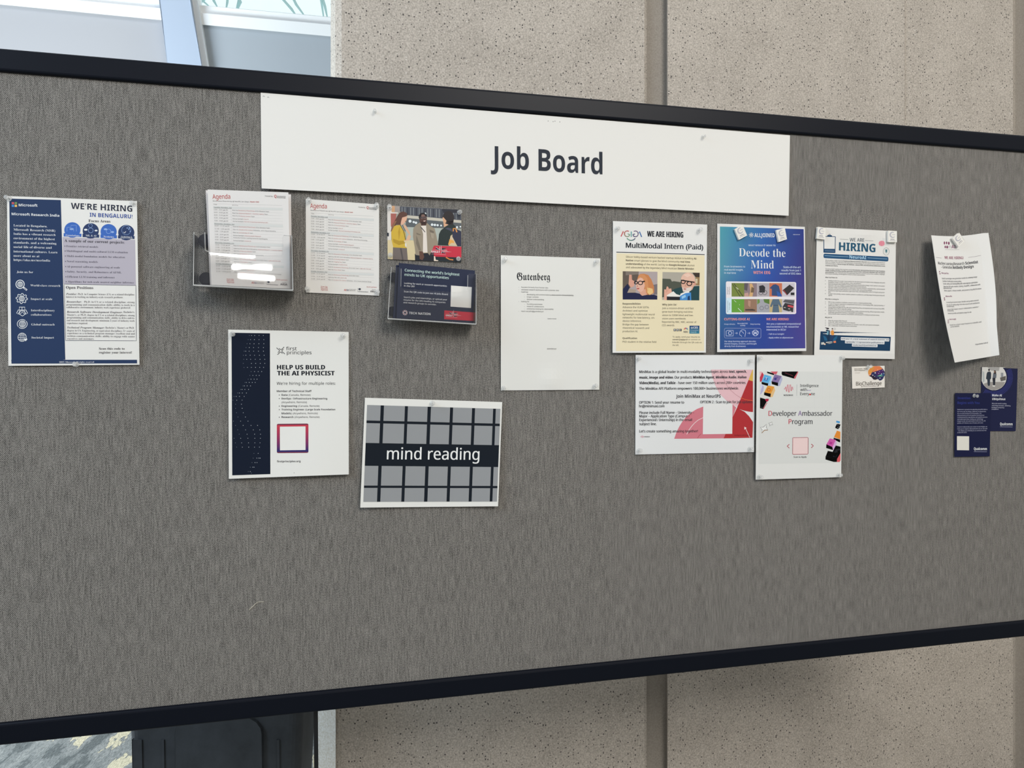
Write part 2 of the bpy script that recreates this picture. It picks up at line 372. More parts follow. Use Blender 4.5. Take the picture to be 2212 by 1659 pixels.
    def text(s, part, segs, x0, y0, x1, y1=None, font='sans', col=INKD, layer=2, h=None, flat=False, wt=0):
        if isinstance(segs, str): segs = [(segs, col, font)]
        segs = [(t[0], t[1] if len(t) > 1 and t[1] else col, t[2] if len(t) > 2 else font) for t in segs]
        p0 = np.array([x0, y0], float)
        if y1 is None:
            tl, tr, br, bl = [np.array(c, float) for c in s.quad]
            a = s.px(p0); st = hap(s.H, a); sl = (1 - st[1]) * (tr - tl)[1] / (tr - tl)[0] + st[1] * (br - bl)[1] / (br - bl)[0]
            if s.ref is None: P0 = a; P1 = np.array([s.px(np.array([x1, y0]))[0], 0.0]); P1[1] = a[1] + sl * (P1[0] - a[0])
            else:
                P0 = a; b = s.px(np.array([x1, y0 + (x1 - x0) * s.refsl(st[1])])); P1 = b
        else: P0 = s.px(p0); P1 = s.px(np.array([x1, y1], float))
        if s.ref is not None and y1 is not None: P1 = s.px(np.array([x1, y1], float))
        bar = adv('', font); off = 0.0; V = []; x_max = 0
        for t, c, f in segs:
            v, fs = glyphs(t, f)
            if len(v): V.append((v + np.array([off, 0]), fs, c)); x_max = max(x_max, (v[:, 0] + off).max())
            off += adv(t, f) - adv('', f)
        x_min = min(v[:, 0].min() for v, _, _ in V); W = x_max - x_min
        dep = s.d + layer * 0.00014
        if s.dfn is not None: dep += float(s.dfn(*hap(s.H, (P0 + P1) / 2)))
        U0, U1 = P3(P0[None], dep)[0], P3(P1[None], dep)[0]; e = (U1 - U0) / W; em = np.linalg.norm(e)
        up = np.cross(BN, e / em); upl = em
        if h is not None:
            k = s.z[2]; U2 = P3((P0 + np.array([0, -h / k]))[None], dep)[0]; upl = np.linalg.norm(U2 - U0)
        for rep in range(2 if wt else 1):
            for v, fs, c in V:
                dx = (rep * wt if wt else 0)
                if flat:
                    ex = (P1 - P0) / W; hh = h / s.z[2] if h else np.linalg.norm(ex); ux = np.array([-0.13 * hh, -hh])
                    vw = s.world(P0 + (v[:, :1] - x_min + dx) * ex + v[:, 1:2] * ux, layer + rep * 0.1)
                else:
                    vw = U0 + (v[:, :1] - x_min + dx) * e + v[:, 1:2] * up * upl
                    if s.dfn is not None or s.warp is not None: vw = s.world(proj(vw), layer + rep * 0.1)
                    elif rep: vw = vw + BN * 0.00001
                s.mb(part).add(vw, fs, c)
    def done(s, sub=()):
        """builds the parts; sub = {part: [parts printed inside it]}"""
        obs = {k: m.build(k, s.mat, s.root) for k, m in s.parts.items()}
        for p, ch in dict(sub).items():
            for c in ch: obs[c].parent = obs[p]
        return s.root

# ------------------------------------------------------------------ the hall behind the board
YAW = math.atan2(BU[1], BU[0])
WU = np.array([math.cos(YAW), math.sin(YAW), 0]); WN = np.array([math.sin(YAW), -math.cos(YAW), 0]); UP = np.array([0, 0, 1.0])
WO = CAMP - WN * 2.2; WO = WO * np.array([1, 1, 0])            # foot of the perpendicular from the camera on the wall
def wx(px, back=0.0):                                            # wall coordinate seen at column px on the horizon
    p = hit(np.array([px, CY], float), WO - WN * back, WN); return float((p - WO) @ WU)
mb = MB(); mb.box((0, 0, 0), (1, 0, 0), (0, 1, 0), (0, 0, 1), -9, 12, -9, 9, -0.15, 0)
fl = mb.build('floor', M_CARPET); fl['kind'] = 'structure'
# fluted concrete wall: horizontal profile extruded upwards
prof = [(wx(714, 0.05) - 0.0, 0.30, 0), (wx(714, 0.04), 0.06, 0), (wx(724), 0.012, 0), (wx(738), 0.0, 0),
        (wx(1392), 0.0, 0), (wx(1400), 0.012, 1), (wx(1403), 0.03, 1), (wx(1440, 0.03), 0.03, 1), (wx(1442), 0.0, 0),
        (wx(1954), 0.0, 0), (wx(1958), 0.006, 0), (wx(2188, 0.02), 0.02, 0), (wx(2196, 0.04), 0.045, 1), (wx(2240, 0.05), 0.05, 1), (wx(2242), 0.0, 0), (wx(2900), 0.0, 0), (wx(2905), 0.7, 0)]
mb = MB()
for (u0, d0, k0), (u1, d1, k1) in zip(prof, prof[1:]):
    a, b = WO + WU * u0 - WN * d0, WO + WU * u1 - WN * d1; k = 1 if (k0 and k1) else 0
    mb.add([a, b, b + UP * 4.6, a + UP * 4.6], [(0, 1, 2, 3)], mi=k)
wb = mb.build('wall_back', [M_AGG, M_SMOOTH]); wb['kind'] = 'structure'
# plaster upstand beside the column, its window light put into the pale colour
mb = MB(); a0, a1 = wx(684, 0.12), wx(727, 0.12)
u0, u1 = wx(686, 0.03), wx(725, -0.012)
q = [WO + WU * u0 - WN * 0.03, WO + WU * u1 + WN * 0.012, WO + WU * u1 - WN * 0.10, WO + WU * u0 - WN * 0.10]
mb.prism(q, [p + UP * 1.0 for p in q])
t1 = mb.build('trim_1', M_PALE); t1['kind'] = 'structure'

# leaning window wall at the upper left
SD = UP * math.cos(R_(30)) + WN * math.sin(R_(30)); SN = np.cross(WU, SD); SN = SN / np.linalg.norm(SN)
if SN @ (CAMP - np.array([-1, 4, 2.5])) < 0: SN = -SN
SO = CAMP + ray(np.array([500.0, 60.0])) * 4.3
def sp(px, off=0.0): return hit(np.array(px, float), SO + SN * off, SN)
M_FRAME = mat('white_window_frame', lin(250, 252, 253), 0.5); M_SPAN = mat('white_spandrel', lin(176, 177, 182), 0.7)
M_SPAN2 = mat('blue_grey_spandrel', lin(172, 180, 188), 0.7); M_FIN = mat('grey_mullion', lin(178, 192, 212), 0.5)
def slab(q, off, thick): fr = [sp(p, off) for p in q]; return fr, [p - SN * thick for p in fr]
win = root('window_1', sp((500, 60)), None, None); win['kind'] = 'structure'
def wpart(name, q, off, thick, m, bev=0):
    b = MB(); f, k = slab(q, off, thick); b.prism(f, k); return b.build(name, m, win, bev)
wpart('spandrel', [(-500, -40), (352, 44), (372, 190), (-500, 120)], 0.0, 0.05, M_SPAN)
wpart('spandrel', [(400, 48), (1000, 101), (1000, 260), (420, 200)], 0.0, 0.05, M_SPAN2)
wpart('sill_frame', [(-500, -62), (350, 19), (352, 44), (-500, -40)], 0.03, 0.06, M_FRAME, 0.004)
wpart('sill_frame', [(400, 26), (1000, 80), (1000, 105), (400, 49)], 0.03, 0.06, M_FRAME, 0.004)
wpart('glazing_bar', [(-500, -90), (348, -8), (350, 19), (-500, -62)], 0.0, 0.05, M_FRAME, 0.003)
wpart('glazing_bar', [(400, 9), (1000, 64), (1000, 80), (400, 26)], 0.0, 0.05, M_FRAME, 0.003)
b = MB(); q = [(320, -190), (344, 0), (366, 160), (436, 160), (411, 0), (386, -190)]
f = [sp(p, 0.10) for p in q]; b.prism(f, [p - SN * 0.16 for p in f]); b.build('mullion', M_FIN, win, 0.006)
b = MB(); q = [(386, -190), (415, 0), (440, 160), (452, 160), (427, 0), (398, -190)]
f = [sp(p, 0.05) for p in q]; b.prism(f, [p - SN * 0.12 for p in f]); b.build('mullion_flange', M_FRAME, win, 0.004)
M_GLASS = clear_mat('window_glass', 0.5, (0.97, 1.0, 1.0))
wpart('glass', [(-500, -700), (1000, -700), (1000, 70), (-500, -80)], -0.02, 0.006, M_GLASS)
# palm beyond the glass
M_PALM = mat('pale_palm_leaf', lin(205, 240, 240), 0.7)
pr = root('palm_tree', CAMP + ray(np.array([560.0, -60.0])) * 7.5, 'pale sunlit palm fronds seen through the window beyond the upper left of the board', 'palm tree')
for pts in ([(424, -60), (436, 0), (452, 14)], [(470, -70), (452, -10), (430, 10)], [(448, -60), (462, 2), (470, 16)], [(496, -60), (491, 5), (488, 22)],
            [(528, -60), (516, 0), (510, 22)], [(500, -40), (520, 5), (512, 24)], [(600, -70), (640, 10), (662, 40)], [(680, -60), (702, 14), (708, 42)], [(660, -80), (694, 0), (700, 44)], [(560, -60), (630, 20), (640, 34)]):
    b = MB(); b.tube([CAMP + ray(np.array(p, float)) * (7.5 + 0.05 * i) for i, p in enumerate(pts)], [0.010, 0.014, 0.006], 6); b.build('frond', M_PALM, pr)
b = MB(); b.tube([CAMP + ray(np.array(p, float)) * 7.6 for p in ((560, -60), (560, -400))], 0.06, 10); b.build('trunk', M_PALM, pr)

# grey waste bin behind the lower left of the board
bd = 1.92
c0 = CAMP + ray(np.array([262.0, CY])) * bd; c1 = CAMP + ray(np.array([653.0, CY])) * bd
bx = (c1 - c0); BW = np.linalg.norm(bx); bx = bx / BW; by = np.array([-bx[1], bx[0], 0]); bo = c0 * np.array([1, 1, 0])
bin_ = root('waste_bin', bo + bx * BW / 2, 'dark grey moulded plastic waste bin standing behind the lower left of the board', 'waste bin')
def rr(x0, x1, y0, y1, r, n=5):
    o = []
    for cx, cy, a in ((x1 - r, y1 - r, 0), (x0 + r, y1 - r, 90), (x0 + r, y0 + r, 180), (x1 - r, y0 + r, 270)):
        o += [(cx + r * math.cos(R_(a + 90 * k / n)), cy + r * math.sin(R_(a + 90 * k / n))) for k in range(n + 1)]
    return o
def binp(x, y, z): return bo + bx * x + by * y + UP * z
def loft(b, rings):
    n = len(rings[0][0]); vs = []; fs = []
    for ring_, z in rings: vs += [binp(x, y, z) for x, y in ring_]
    for j in range(len(rings) - 1):
        for i in range(n): fs.append((j * n + i, j * n + (i + 1) % n, (j + 1) * n + (i + 1) % n, (j + 1) * n + i))
    fs += [tuple(range(n - 1, -1, -1)), tuple(range((len(rings) - 1) * n, len(rings) * n))]; b.add(vs, fs)
b = MB(); loft(b, [(rr(0.035, BW - 0.035, 0.03, 0.17, 0.03), 0.0), (rr(0.0, BW, 0.0, 0.19, 0.03), 0.76)]); b.build('body', M_BIN, bin_)
b = MB(); loft(b, [(rr(-0.010, BW + 0.010, -0.010, 0.20, 0.04), 0.735), (rr(-0.010, BW + 0.010, -0.010, 0.20, 0.04), 0.775)]); b.build('rim', M_BIN, bin_, 0.006)
kx = BW / 391.0
b = MB(); px0, px1, zt, rd = (379 - 262) * kx, (566 - 262) * kx, 0.600, 0.045      # raised centre panel with rounded top corners
pf = [(px0, 0.10), (px1, 0.10), (px1, zt - rd)] + [(px1 - rd + rd * math.cos(R_(a)), zt - rd + rd * math.sin(R_(a))) for a in (20, 45, 70, 90)] + \
     [(px0 + rd - rd * math.sin(R_(a)), zt - rd + rd * math.cos(R_(a))) for a in (0, 20, 45, 70)] + [(px0, zt - rd)]
b.prism([binp(x, -0.012 + 0.030 * (1 - z / 0.76), z) for x, z in pf], [binp(x, 0.05, z) for x, z in pf]); b.build('raised_panel', M_BIN, bin_, 0.006)
for xa, xb in ((283, 303), (346, 352), (596, 602)):
    b = MB(); xa, xb = (xa - 262) * kx, (xb - 262) * kx
    q = [(xa, 0.08), (xb, 0.08), (xb, 0.535), (xa, 0.535)]
    b.prism([binp(x, -0.004 + 0.030 * (1 - z / 0.76), z) for x, z in q], [binp(x, 0.05, z) for x, z in q]); b.build('rib', M_BIN, bin_, 0.003)

# two slim lamps hanging in the hall behind the photographer (seen as streaks in the acrylic)
M_LAMP = mat('lit_lamp_diffuser', (1, 1, 1), 0.5); P(M_LAMP).inputs['Emission Color'].default_value = (1, 0.98, 0.95, 1); P(M_LAMP).inputs['Emission Strength'].default_value = 45
M_HOUS = mat('lamp_housing', (0.7, 0.7, 0.7), 0.4)
def lamp(x, y, z, ln, lab):
    t = root('pendant_lamp', (x, y, z), lab, 'lamp', 'slim lamps hanging in the hall')
    b = MB(); b.box((x, y, z), (1, 0, 0), (0, 1, 0), (0, 0, 1), -ln / 2 - 0.02, ln / 2 + 0.02, -0.05, 0.05, 0.035, 0.09); b.build('housing', M_HOUS, t, 0.01)
    b = MB(); b.tube([(x - ln / 2, y, z), (x - ln / 2 + 0.01, y, z), (x + ln / 2 - 0.01, y, z), (x + ln / 2, y, z)], [0.018, 0.028, 0.028, 0.018], 12); b.build('diffuser', M_LAMP, t)
    for sx_ in (-0.4, 0.4): b = MB(); b.tube([(x + ln * sx_, y, z + 0.09), (x + ln * sx_, y, z + 1.2)], 0.003, 6); b.build('cord', M_STEEL, t)

# ------------------------------------------------------------------ display board
U0, U1 = -1.10, 1.34
bd_ = empty('display_board', tuple(BO)); bm4 = Matrix(((BU[0], BV[0], BN[0], BO[0]), (BU[1], BV[1], BN[1], BO[1]), (BU[2], BV[2], BN[2], BO[2]), (0, 0, 0, 1)))
bd_.matrix_world = bm4
tag(bd_, 'wide grey fabric display board with dark metal frame holding all the job flyers', 'display board')
def bpart(name, boxes, m, bev=0):
    b = MB()
    for (x0, x1, y0, y1, z0, z1) in boxes: b.box((0, 0, 0), (1, 0, 0), (0, 1, 0), (0, 0, 1), x0, x1, y0, y1, z0, z1)
    o = b.build(name, m, None, bev); o.parent = bd_; return o
bpart('fabric_panel', [(U0 + 0.01, U1 - 0.01, -0.605, 0.57, -0.03, 0.0)], M_FABRIC)
bpart('top_rail', [(U0 - 0.03, U1 + 0.03, 0.5545, 0.5945, -0.036, 0.007)], M_RAIL, 0.005)
bpart('bottom_rail', [(U0 - 0.03, U1 + 0.03, -0.632, -0.5925, -0.036, 0.007)], M_RAIL, 0.005)
zf = -BO[2] + 0.012
for x in (U0 - 0.05, U1 + 0.05):
    lg = bpart('leg', [(x - 0.022, x + 0.022, zf + 0.04, 0.62, -0.036, 0.008)], M_RAIL, 0.004)
    fo = bpart('foot', [(x - 0.03, x + 0.03, zf - 0.005, zf + 0.04, -0.32, 0.30)], M_RAIL, 0.006); fo.parent = lg
uc = float(uv_of(P3(np.array([[682.5, 1590.0]]), -0.03))[0][0])
bpart('centre_post', [(uc - 0.004, uc + 0.004, zf, -0.62, -0.034, -0.026)], mat('black_post', lin(8, 10, 14), 0.5))

# ================================================================== things pinned on the board
WP = ink(226, 224, 219)
NAVY = ink(44, 60, 92)
# ---------------------------------------------------------------- banner
f = Flyer('paper_banner', 'wide white paper banner reading Job Board across the top of the board', 'banner', [(563, 200), (1706.5, 292.5), (1703.5, 466), (565, 407)], 0.0025,
          dfn=lambda s, t: 0.005 * t ** 2 + 0.004 * np.maximum(0, s - 0.9) * 10 * t * (1 - t) * 2)
f.sheet(WP)
f.zoom(1050, 300, 8.193); f.text('lettering', 'Job Board', 85, 512, 2060, 629, font='bold', col=ink(52, 56, 64), h=545)
f.zoom(550, 180, 3.814)
for i, (x, y) in enumerate(((75, 104), (112, 112))): f.line(('staple', 'bent_staple')[i], [(x - 8, y + 4), (x, y), (x + 8, y + 6)], 3, ink(110, 112, 120))
f.zoom(1130, 220, 3.749)
for x, y in ((203, 155), (243, 160), (258, 156), (297, 163)): f.disc('pin_holes', x, y, 3, ink(90, 90, 95))
f.done()

# ---------------------------------------------------------------- hiring flyer, far left
f = Flyer('hiring_flyer', 'navy and white hiring flyer for Bengaluru, leftmost sheet on the board', 'flyer', [(14.9, 423.4), (295.8, 434.4), (301.3, 788), (18, 790.2)], 0.002,
          dfn=lambda s, t: 0.002 + 0.002 * np.sin(3.1 * t))
f.sheet(WP); f.zoom(0, 400, 6.9125); D = 1382.5
f.quad4('side_panel', [(138, 200), (908, 222), (975, 1222 + D), (172, 1283 + D)], NAVY)
f.quad4('footer_bar', [(168, 1225 + D), (2045, 1225 + D), (2047, 1278 + D), (172, 1283 + D)], NAVY, 1.3)
f.text('footer_bar', '2025 Microsoft All rights reserved', 885, 1270 + D, 1405, 1268 + D, 'serif', INKW)
for i, c in enumerate((ink(196, 92, 100), ink(118, 152, 96), ink(72, 134, 196), ink(232, 182, 104))):
    x, y = 175 + 44 * (i % 2), 252 + 40 * (i // 2); f.quad4('logo', [(x, y), (x + 36, y + 2), (x + 36, y + 33), (x, y + 32)], c, 2, 1)
f.text('logo', 'Microsoft', 280, 315, 560, 322, 'bold', INKW)
f.text('side_panel', 'Microsoft Research India', 174, 447, 886, 472, 'bold', INKW)
for t, y, x1 in (('Located in Bengaluru,', 615, 705), ('Microsoft Research (MSR)', 678, 825), ('India has a vibrant research', 740, 830), ('environment of the highest', 806, 818),
                 ('standards, and a welcoming', 870, 842), ('social life of diverse and', 936, 772), ('international cultures. Learn', 1003, 857), ('more about us at', 1068, 588), ('https://aka.ms/msrindia', 1130, 748), ):
    f.text('side_panel', t, 203, y, x1, font='serif', col=INKW)
f.text('side_panel', 'Join us for', 250, 1310, 495, font='serif', col=INKW)
for t, x, y, x1 in (('World-class research', 455, 128, 900), ('Impact at scale', 460, 330, 780), ('Interdisciplinary', 463, 500, 818), ('collaborations', 463, 565, 768), ('Global outreach', 468, 712, 816), ('Societal impact', 471, 908, 806)):
    f.text('side_panel', t, x, y + D, x1, font='serif', col=INKW)
def globe(part, x, y, r):
    f.ring(part, x, y, r, 8, INKW, 2)
    for k in (0.45,): f.ring(part, x, y, r * k, 6, INKW, 2, ry=r)
    f.line(part, [(x - r, y), (x + r, y)], 6, INKW, 2); f.line(part, [(x, y - r), (x, y + r)], 6, INKW, 2)
    for yy in (-0.5, 0.5): f.line(part, [(x - r * 0.86, y + yy * r), (x + r * 0.86, y + yy * r)], 6, INKW, 2)
f.ring('search_icon', 300, 97 + D, 62, 12, INKW, 2); globe('search_icon', 300, 97 + D, 38); f.line('search_icon', [(345, 140 + D), (402, 185 + D)], 24, INKW, 2); f.line('search_icon', [(362, 154 + D), (394, 180 + D)], 9, NAVY, 2.5)
gear = []
for k in range(32): a = 2 * math.pi * k / 32; r = 86 if k % 4 < 2 else 66; gear.append((325 + r * math.cos(a), 310 + D + r * 0.88 * math.sin(a)))
f.line('gear_icon', gear, 10, INKW, 2, True); globe('gear_icon', 325, 310 + D, 40)
f.line('handshake_icon', [(288, 438 + D), (370, 438 + D), (370, 482 + D), (288, 482 + D)], 9, INKW, 2, True); f.line('handshake_icon', [(329, 438 + D), (329, 482 + D)], 7, INKW, 2)
for q in ([(275, 478), (300, 492), (272, 542), (248, 528)], [(385, 478), (412, 530), (388, 542), (360, 492)], [(300, 500), (330, 492), (362, 500), (382, 540), (335, 572), (285, 540)]): f.line('handshake_icon', [(x, y + D) for x, y in q], 9, INKW, 2, True)
f.line('handshake_icon', [(300, 540 + D), (335, 512 + D), (370, 545 + D)], 7, INKW, 2)
f.ring('outreach_icon', 332, 690 + D, 74, 9, INKW, 2, ry=66, a0=-40, a1=130); f.ring('outreach_icon', 332, 690 + D, 74, 9, INKW, 2, ry=66, a0=140, a1=310); globe('outreach_icon', 334, 690 + D, 47)
globe('society_icon', 330, 888 + D, 62); f.poly('society_icon', [(383, 948 + D), (356, 920 + D), (364, 904 + D), (383, 912 + D), (402, 904 + D), (408, 920 + D)], INKW, 2.6)
f.text('heading', "WE'RE HIRING", 1060, 352, 1975, 395, 'bold', ink(46, 50, 66), h=125)
f.text('place_line', 'IN BENGALURU!', 1340, 470, 1978, 497, 'bold', ink(58, 82, 150), h=82)
f.text('focus_heading', 'Focus Areas', 1322, 550, 1648, 558, 'serifb', ink(52, 52, 62))
BL1, BL2 = ink(66, 106, 182), ink(50, 64, 100)
for i, (x, y, c, q, t) in enumerate(((1080, 668, BL1, [(950, 715), (1217, 725), (1215, 772), (950, 765)], [('Foundations', 980, 758, 1188, 766)]), (1355, 682, BL2, [(1233, 725), (1482, 738), (1480, 785), (1233, 775)], [('ML & AI', 1280, 764, 1440, 769)]),
        (1622, 695, BL1, [(1500, 735), (1747, 748), (1745, 795), (1500, 788)], [('Systems', 1548, 780, 1700, 786)]), (1885, 708, BL2, [(1762, 748), (2010, 760), (2008, 805), (1762, 795)], [('Technology &', 1808, 774, 1970, 781), ('Empowerment', 1800, 791, 1980, 799)]))):
    nm = 'focus_badge'
    nm = ('foundations_badge', 'learning_badge', 'systems_badge', 'empowerment_badge')[i]
    f.disc(nm, x, y, 121, c, 1, ry=115); f.quad4(nm, q, c, 1.2, 1)
    for tt, a, b_, c_, d_ in t: f.text(nm, tt, a, b_, c_, d_, 'serif', INKW)
    ic = ink(150, 176, 220)
    if i == 0:
        for q2 in ([(1000, 690), (1000, 630), (1060, 630), (1060, 600), (1140, 600), (1140, 690)], [(1040, 650), (1100, 650), (1100, 690)]): f.line(nm, q2, 5, ic, 2)
        f.disc(nm, 1070, 655, 30, ic, 2, ry=15)
    elif i == 1:
        f.ring(nm, 1355, 675, 36, 5, ic, 2); f.ring(nm, 1350, 605, 28, 4, ic, 2); f.disc(nm, 1280, 665, 26, INKW, 2, ry=14); f.disc(nm, 1435, 678, 22, INKW, 2, ry=12)
    elif i == 2:
        f.disc(nm, 1575, 658, 26, ic, 2, ry=14); f.disc(nm, 1680, 700, 24, ic, 2, ry=14); f.ring(nm, 1622, 690, 34, 5, ic, 2)
    else:
        f.ring(nm, 1885, 672, 68, 4, ic, 2); f.line(nm, [(1845, 700), (1860, 715), (1880, 690)], 8, INKW, 2)
        for q2 in ((1900, 640), (1925, 660), (1945, 690), (1930, 640)): f.disc(nm, *q2, 9, ic, 2)
LAV = ink(180, 174, 184)
f.quad4('projects_panel', [(935, 775), (2017, 815), (2030, 1497), (950, 1474)], LAV)
f.text('projects_panel', 'A sample of our current projects:', 962, 846, 1860, 873, 'serifb', ink(50, 50, 60))
for t, x, y, x1 in (('Frontier retrieval models', 990, 923, 1465), ('Multilingual and multi-cultural LLM evaluation', 993, 995, 1908), ('Multi-modal foundation models for education', 996, 1070, 1865), ('Novel reasoning models', 998, 1150, 1460),
                 ('AI-powered software engineering at scale', 1000, 1228, 1790), ('Safety, Security, and Robustness of AI/ML', 1002, 1303, 1812), ('Efficient LLM training and inference', 1005, 1380, 1713), ('Algorithms for web-scale nearest neighbor inference', 1008, 1453, 1998)):
    f.text('projects_panel', t, x, y, x1, font='serif', col=ink(62, 62, 80)); f.disc('projects_panel', x - 20, y - 12, 7, ink(60, 60, 75), 2, seg=8)
f.line('positions_box', [(958, 95 + D), (2030, 115 + D), (2037, 940 + D), (980, 937 + D)], 7, ink(80, 82, 96), 1, True)
f.text('positions_box', 'Open Positions', 985, 163 + D, 1392, 168 + D, 'serifb', ink(50, 50, 62))
S = ink(72, 70, 82)
for row in ((('Postdoc:', 'i', 987, 255, 1150), ('Ph.D. in Computer Science (CS) or a related discipline;', 's', 1163, 257, 2010)), (('interest in working on industry-scale research problems.', 's', 987, 298, 1840),),
            (('Researcher:', 'i', 990, 370, 1220), ('Ph.D. in CS or a related discipline; strong', 's', 1253, 372, 2010)), (('programming and communication skills; ability to work in a', 's', 990, 413, 2010),), (('collaborative environment, industry work experience preferred.', 's', 990, 453, 1950),),
            (('Research Software Development Engineer:', 'i', 997, 522, 1830), ("Bachelor's,", 's', 1845, 525, 2010)), (("Master's, or Ph.D. degree in CS or a related disciplines; strong", 's', 997, 566, 2010),), (('programming and communication skills; ability to drive end-to-', 's', 997, 606, 2013),),
            (('end research and development; minimum 5 years of industry work', 's', 997, 648, 2010),), (('experience required.', 's', 1000, 690, 1310),), (('Technical Program Manager:', 'i', 1003, 755, 1560), ("Bachelor's, Master's or Ph.D.", 's', 1575, 758, 2005)),
            (('degree in CS, Engineering, or equivalent disciplines; 5+ years of', 's', 1003, 800, 2013),), (('experience as a technical program manager; excellent oral and', 's', 1003, 840, 2013),), (('written communication skills; ability to engage with senior', 's', 1003, 882, 2013),), (('executives and customers.', 's', 1003, 922, 1405),)):
    for t, k, x, y, x1 in row: f.text('positions_box', t, x, y + D, x1, y + D + (x1 - x) * 0.008, 'serifi' if k == 'i' else 'serif', S, h=40)
f.text('scan_note', 'Scan this code to', 1478, 1073 + D, 1860, 1074 + D, 'serifb', ink(56, 56, 66)); f.text('scan_note', 'register your interest!', 1478, 1130 + D, 1970, 1131 + D, 'serifb', ink(56, 56, 66))
f.done({'side_panel': ['logo', 'search_icon', 'gear_icon', 'handshake_icon', 'outreach_icon', 'society_icon']})

# ---------------------------------------------------------------- agenda sheets
AGQ = [(660.4, 429.6), (819.0, 441.7), (819.0, 638.8), (660.8, 631.8)]
RED, GRY = ink(178, 62, 62), ink(96, 94, 96)
def agenda(f):
    f.zoom(640, 410, 6.636); dr = ink(176, 96, 96)
    f.text('heading', 'Agenda', 200, 262, 437, 268, 'sans', RED, h=92); f.text('host_logo', 'Hosted by', 890, 253, 990, 262, 'sans', GRY)
    f.ring('host_logo', 1022, 255, 12, 6, RED, 2, ry=16); f.line('host_logo', [(1022, 272), (1034, 282)], 6, RED, 2)
    f.text('host_logo', 'Renaissance', 1045, 262, 1150, 268, 'bold', GRY); f.text('host_logo', 'Philanthropy', 1042, 280, 1152, 286, 'bold', GRY)
    f.text('schedule', [('Renaissance Philanthropy @ NeurIPS, San Diego | ', GRY), ('Booth 1243', RED, 'bold')], 203, 298, 810, 332)
    lg = ink(196, 196, 194); band = ink(210, 211, 208)
    f.line('schedule', [(203, 328), (1105, 380)], 3, lg); f.text('schedule', 'Time', 212, 345, 255, font='mono', col=GRY); f.text('schedule', 'Activity', 458, 360, 537, font='mono', col=GRY)
    A, B = GRY, dr; sl = lambda y: 0.060 - 0.012 * (y - 400) / 900
    RPE = [('Meet the ', A), ('Renaissance Philanthropy', B), (' AI for Education Team', A)]
    blocks = (('Tuesday, December, 2nd', 360, 395, 382, 450, [('1:00 - 2:00 pm PT', 417, 432, RPE, 937), ('2:00 - 4:00 pm PT', 455, 470, [('Meet the ', A), ('Advanced Research + Invention Agency', B), (' Team', A)], 920), ('4:00 - 5:30 pm PT', 492, 508, [('Meet the AI ', A), ('Security Institute', B), (' Team', A)], 748), ('5:30 - 6:00 pm PT', 530, 548, [('Startup Spotlight: ', A), ('Cusp AI', B)], 668), ('7:00 - 8:00 pm PT', 570, 583, [('Startup Spotlight: ', A), ('Normal Computing & Workshop Labs', B)], 918)]),
        ('Wednesday, December, 3rd', 590, 625, 610, 478, [('10:00 - 11:30 am PT', 640, 657, RPE, 940), ('11:30 - 1:00 pm PT', 682, 697, [('Pillar VC: ', A), ('Encode: AI for Science', B), (' Fellowship - AI for Neural Decoding', A)], 1015), ('1:00 - 1:30 pm PT', 718, 738, [('Meet the ', A), ('UK Sovereign AI', B), (' Team', A)], 720), ('1:30 - 2:30 pm PT', 760, 778, [('Startup Spotlight: ', A), ('Orbital & Apollo Research', B)], 822), ('3:00 - 4:00 pm PT', 798, 810, [('AI Security Institute: Auditing Games for Sandbagging', A)], 907), ('4:00 - 5:00 pm PT', 835, 850, [('Startup Spotlight: ', A), ('Cursive AI', B)], 692)]),
        ('Thursday, December, 4th', 855, 890, 875, 467, [('10:00 - 11:00 am PT', 908, 922, RPE, 940), ('11:00 - 11:30 am PT', 943, 960, [('Lightning Talk with Ciaran Donaghue, ', A), ('Advanced Research + Invention Agency', B)], 1097), ('11:30 - 1:00 pm PT', 980, 995, [('Meet the ', A), ('AI Security Institute', B), (' Team', A)], 750), ('1:00 - 2:00 pm PT', 1018, 1033, [('Meet the ', A), ('Hugging Face', B), (' Team', A)], 707), ('2:00 - 3:00 pm PT', 1058, 1070, [('Startup Spotlight: ', A), ('Fractile & Aria', B)], 728), ('3:00 - 4:30 pm PT', 1095, 1110, [('Meet the ', A), ('Renaissance Philanthropy', B), (' AI for Math Team + ', A), ('Q&A with Tom Kalil', B)], 1070), ('4:30 - 5:00 pm PT', 1135, 1148, [('Meet the ', A), ('Prima Mente', B), (' Team', A)], 697)]),
        ('Friday, December, 5th', 1155, 1188, 1172, 443, [('10:00 - 11:00 am PT', 1205, 1220, [('Meet the ', A), ('Renaissance Philanthropy', B), (' AI for Math Team', A)], 898), ('11:00 - 11:30 am PT', 1245, 1258, [('Lightning Talks with ', A), ('Latent Labs', B)], 722), ('11:30 - 12:00 pm PT', 1282, 1295, [('Pillar VC: ', A), ('Encode: AI for Science', B), (' Fellowship - AI for Inverse Materials Design', A)], 1077)]))
    for day, y0, y1, ty, tx, rows in blocks:
        k = sl(y0); f.quad4('schedule', [(207, y0), (1112, y0 + 905 * k), (1112, y1 + 905 * k), (207, y1)], band, 1, 2)
        f.text('schedule', day, 212, ty, tx, font='mono', col=GRY); f.line('schedule', [(212, ty + 6), (tx, ty + 6 + (tx - 212) * k)], 2, GRY, 2)
        for tm, ya, yb, act, x1 in rows:
            f.text('schedule', tm, 212, ya, 398 if len(tm) < 18 else 412, font='mono', col=GRY); f.text('schedule', act, 458, yb, x1, font='sans')
            f.line('schedule', [(207, ya + 12), (1112, ya + 12 + 905 * sl(ya))], 1.6, lg)
        f.line('schedule', [(440, y1 + 10), (440, rows[-1][2] + 4)], 2, lg)
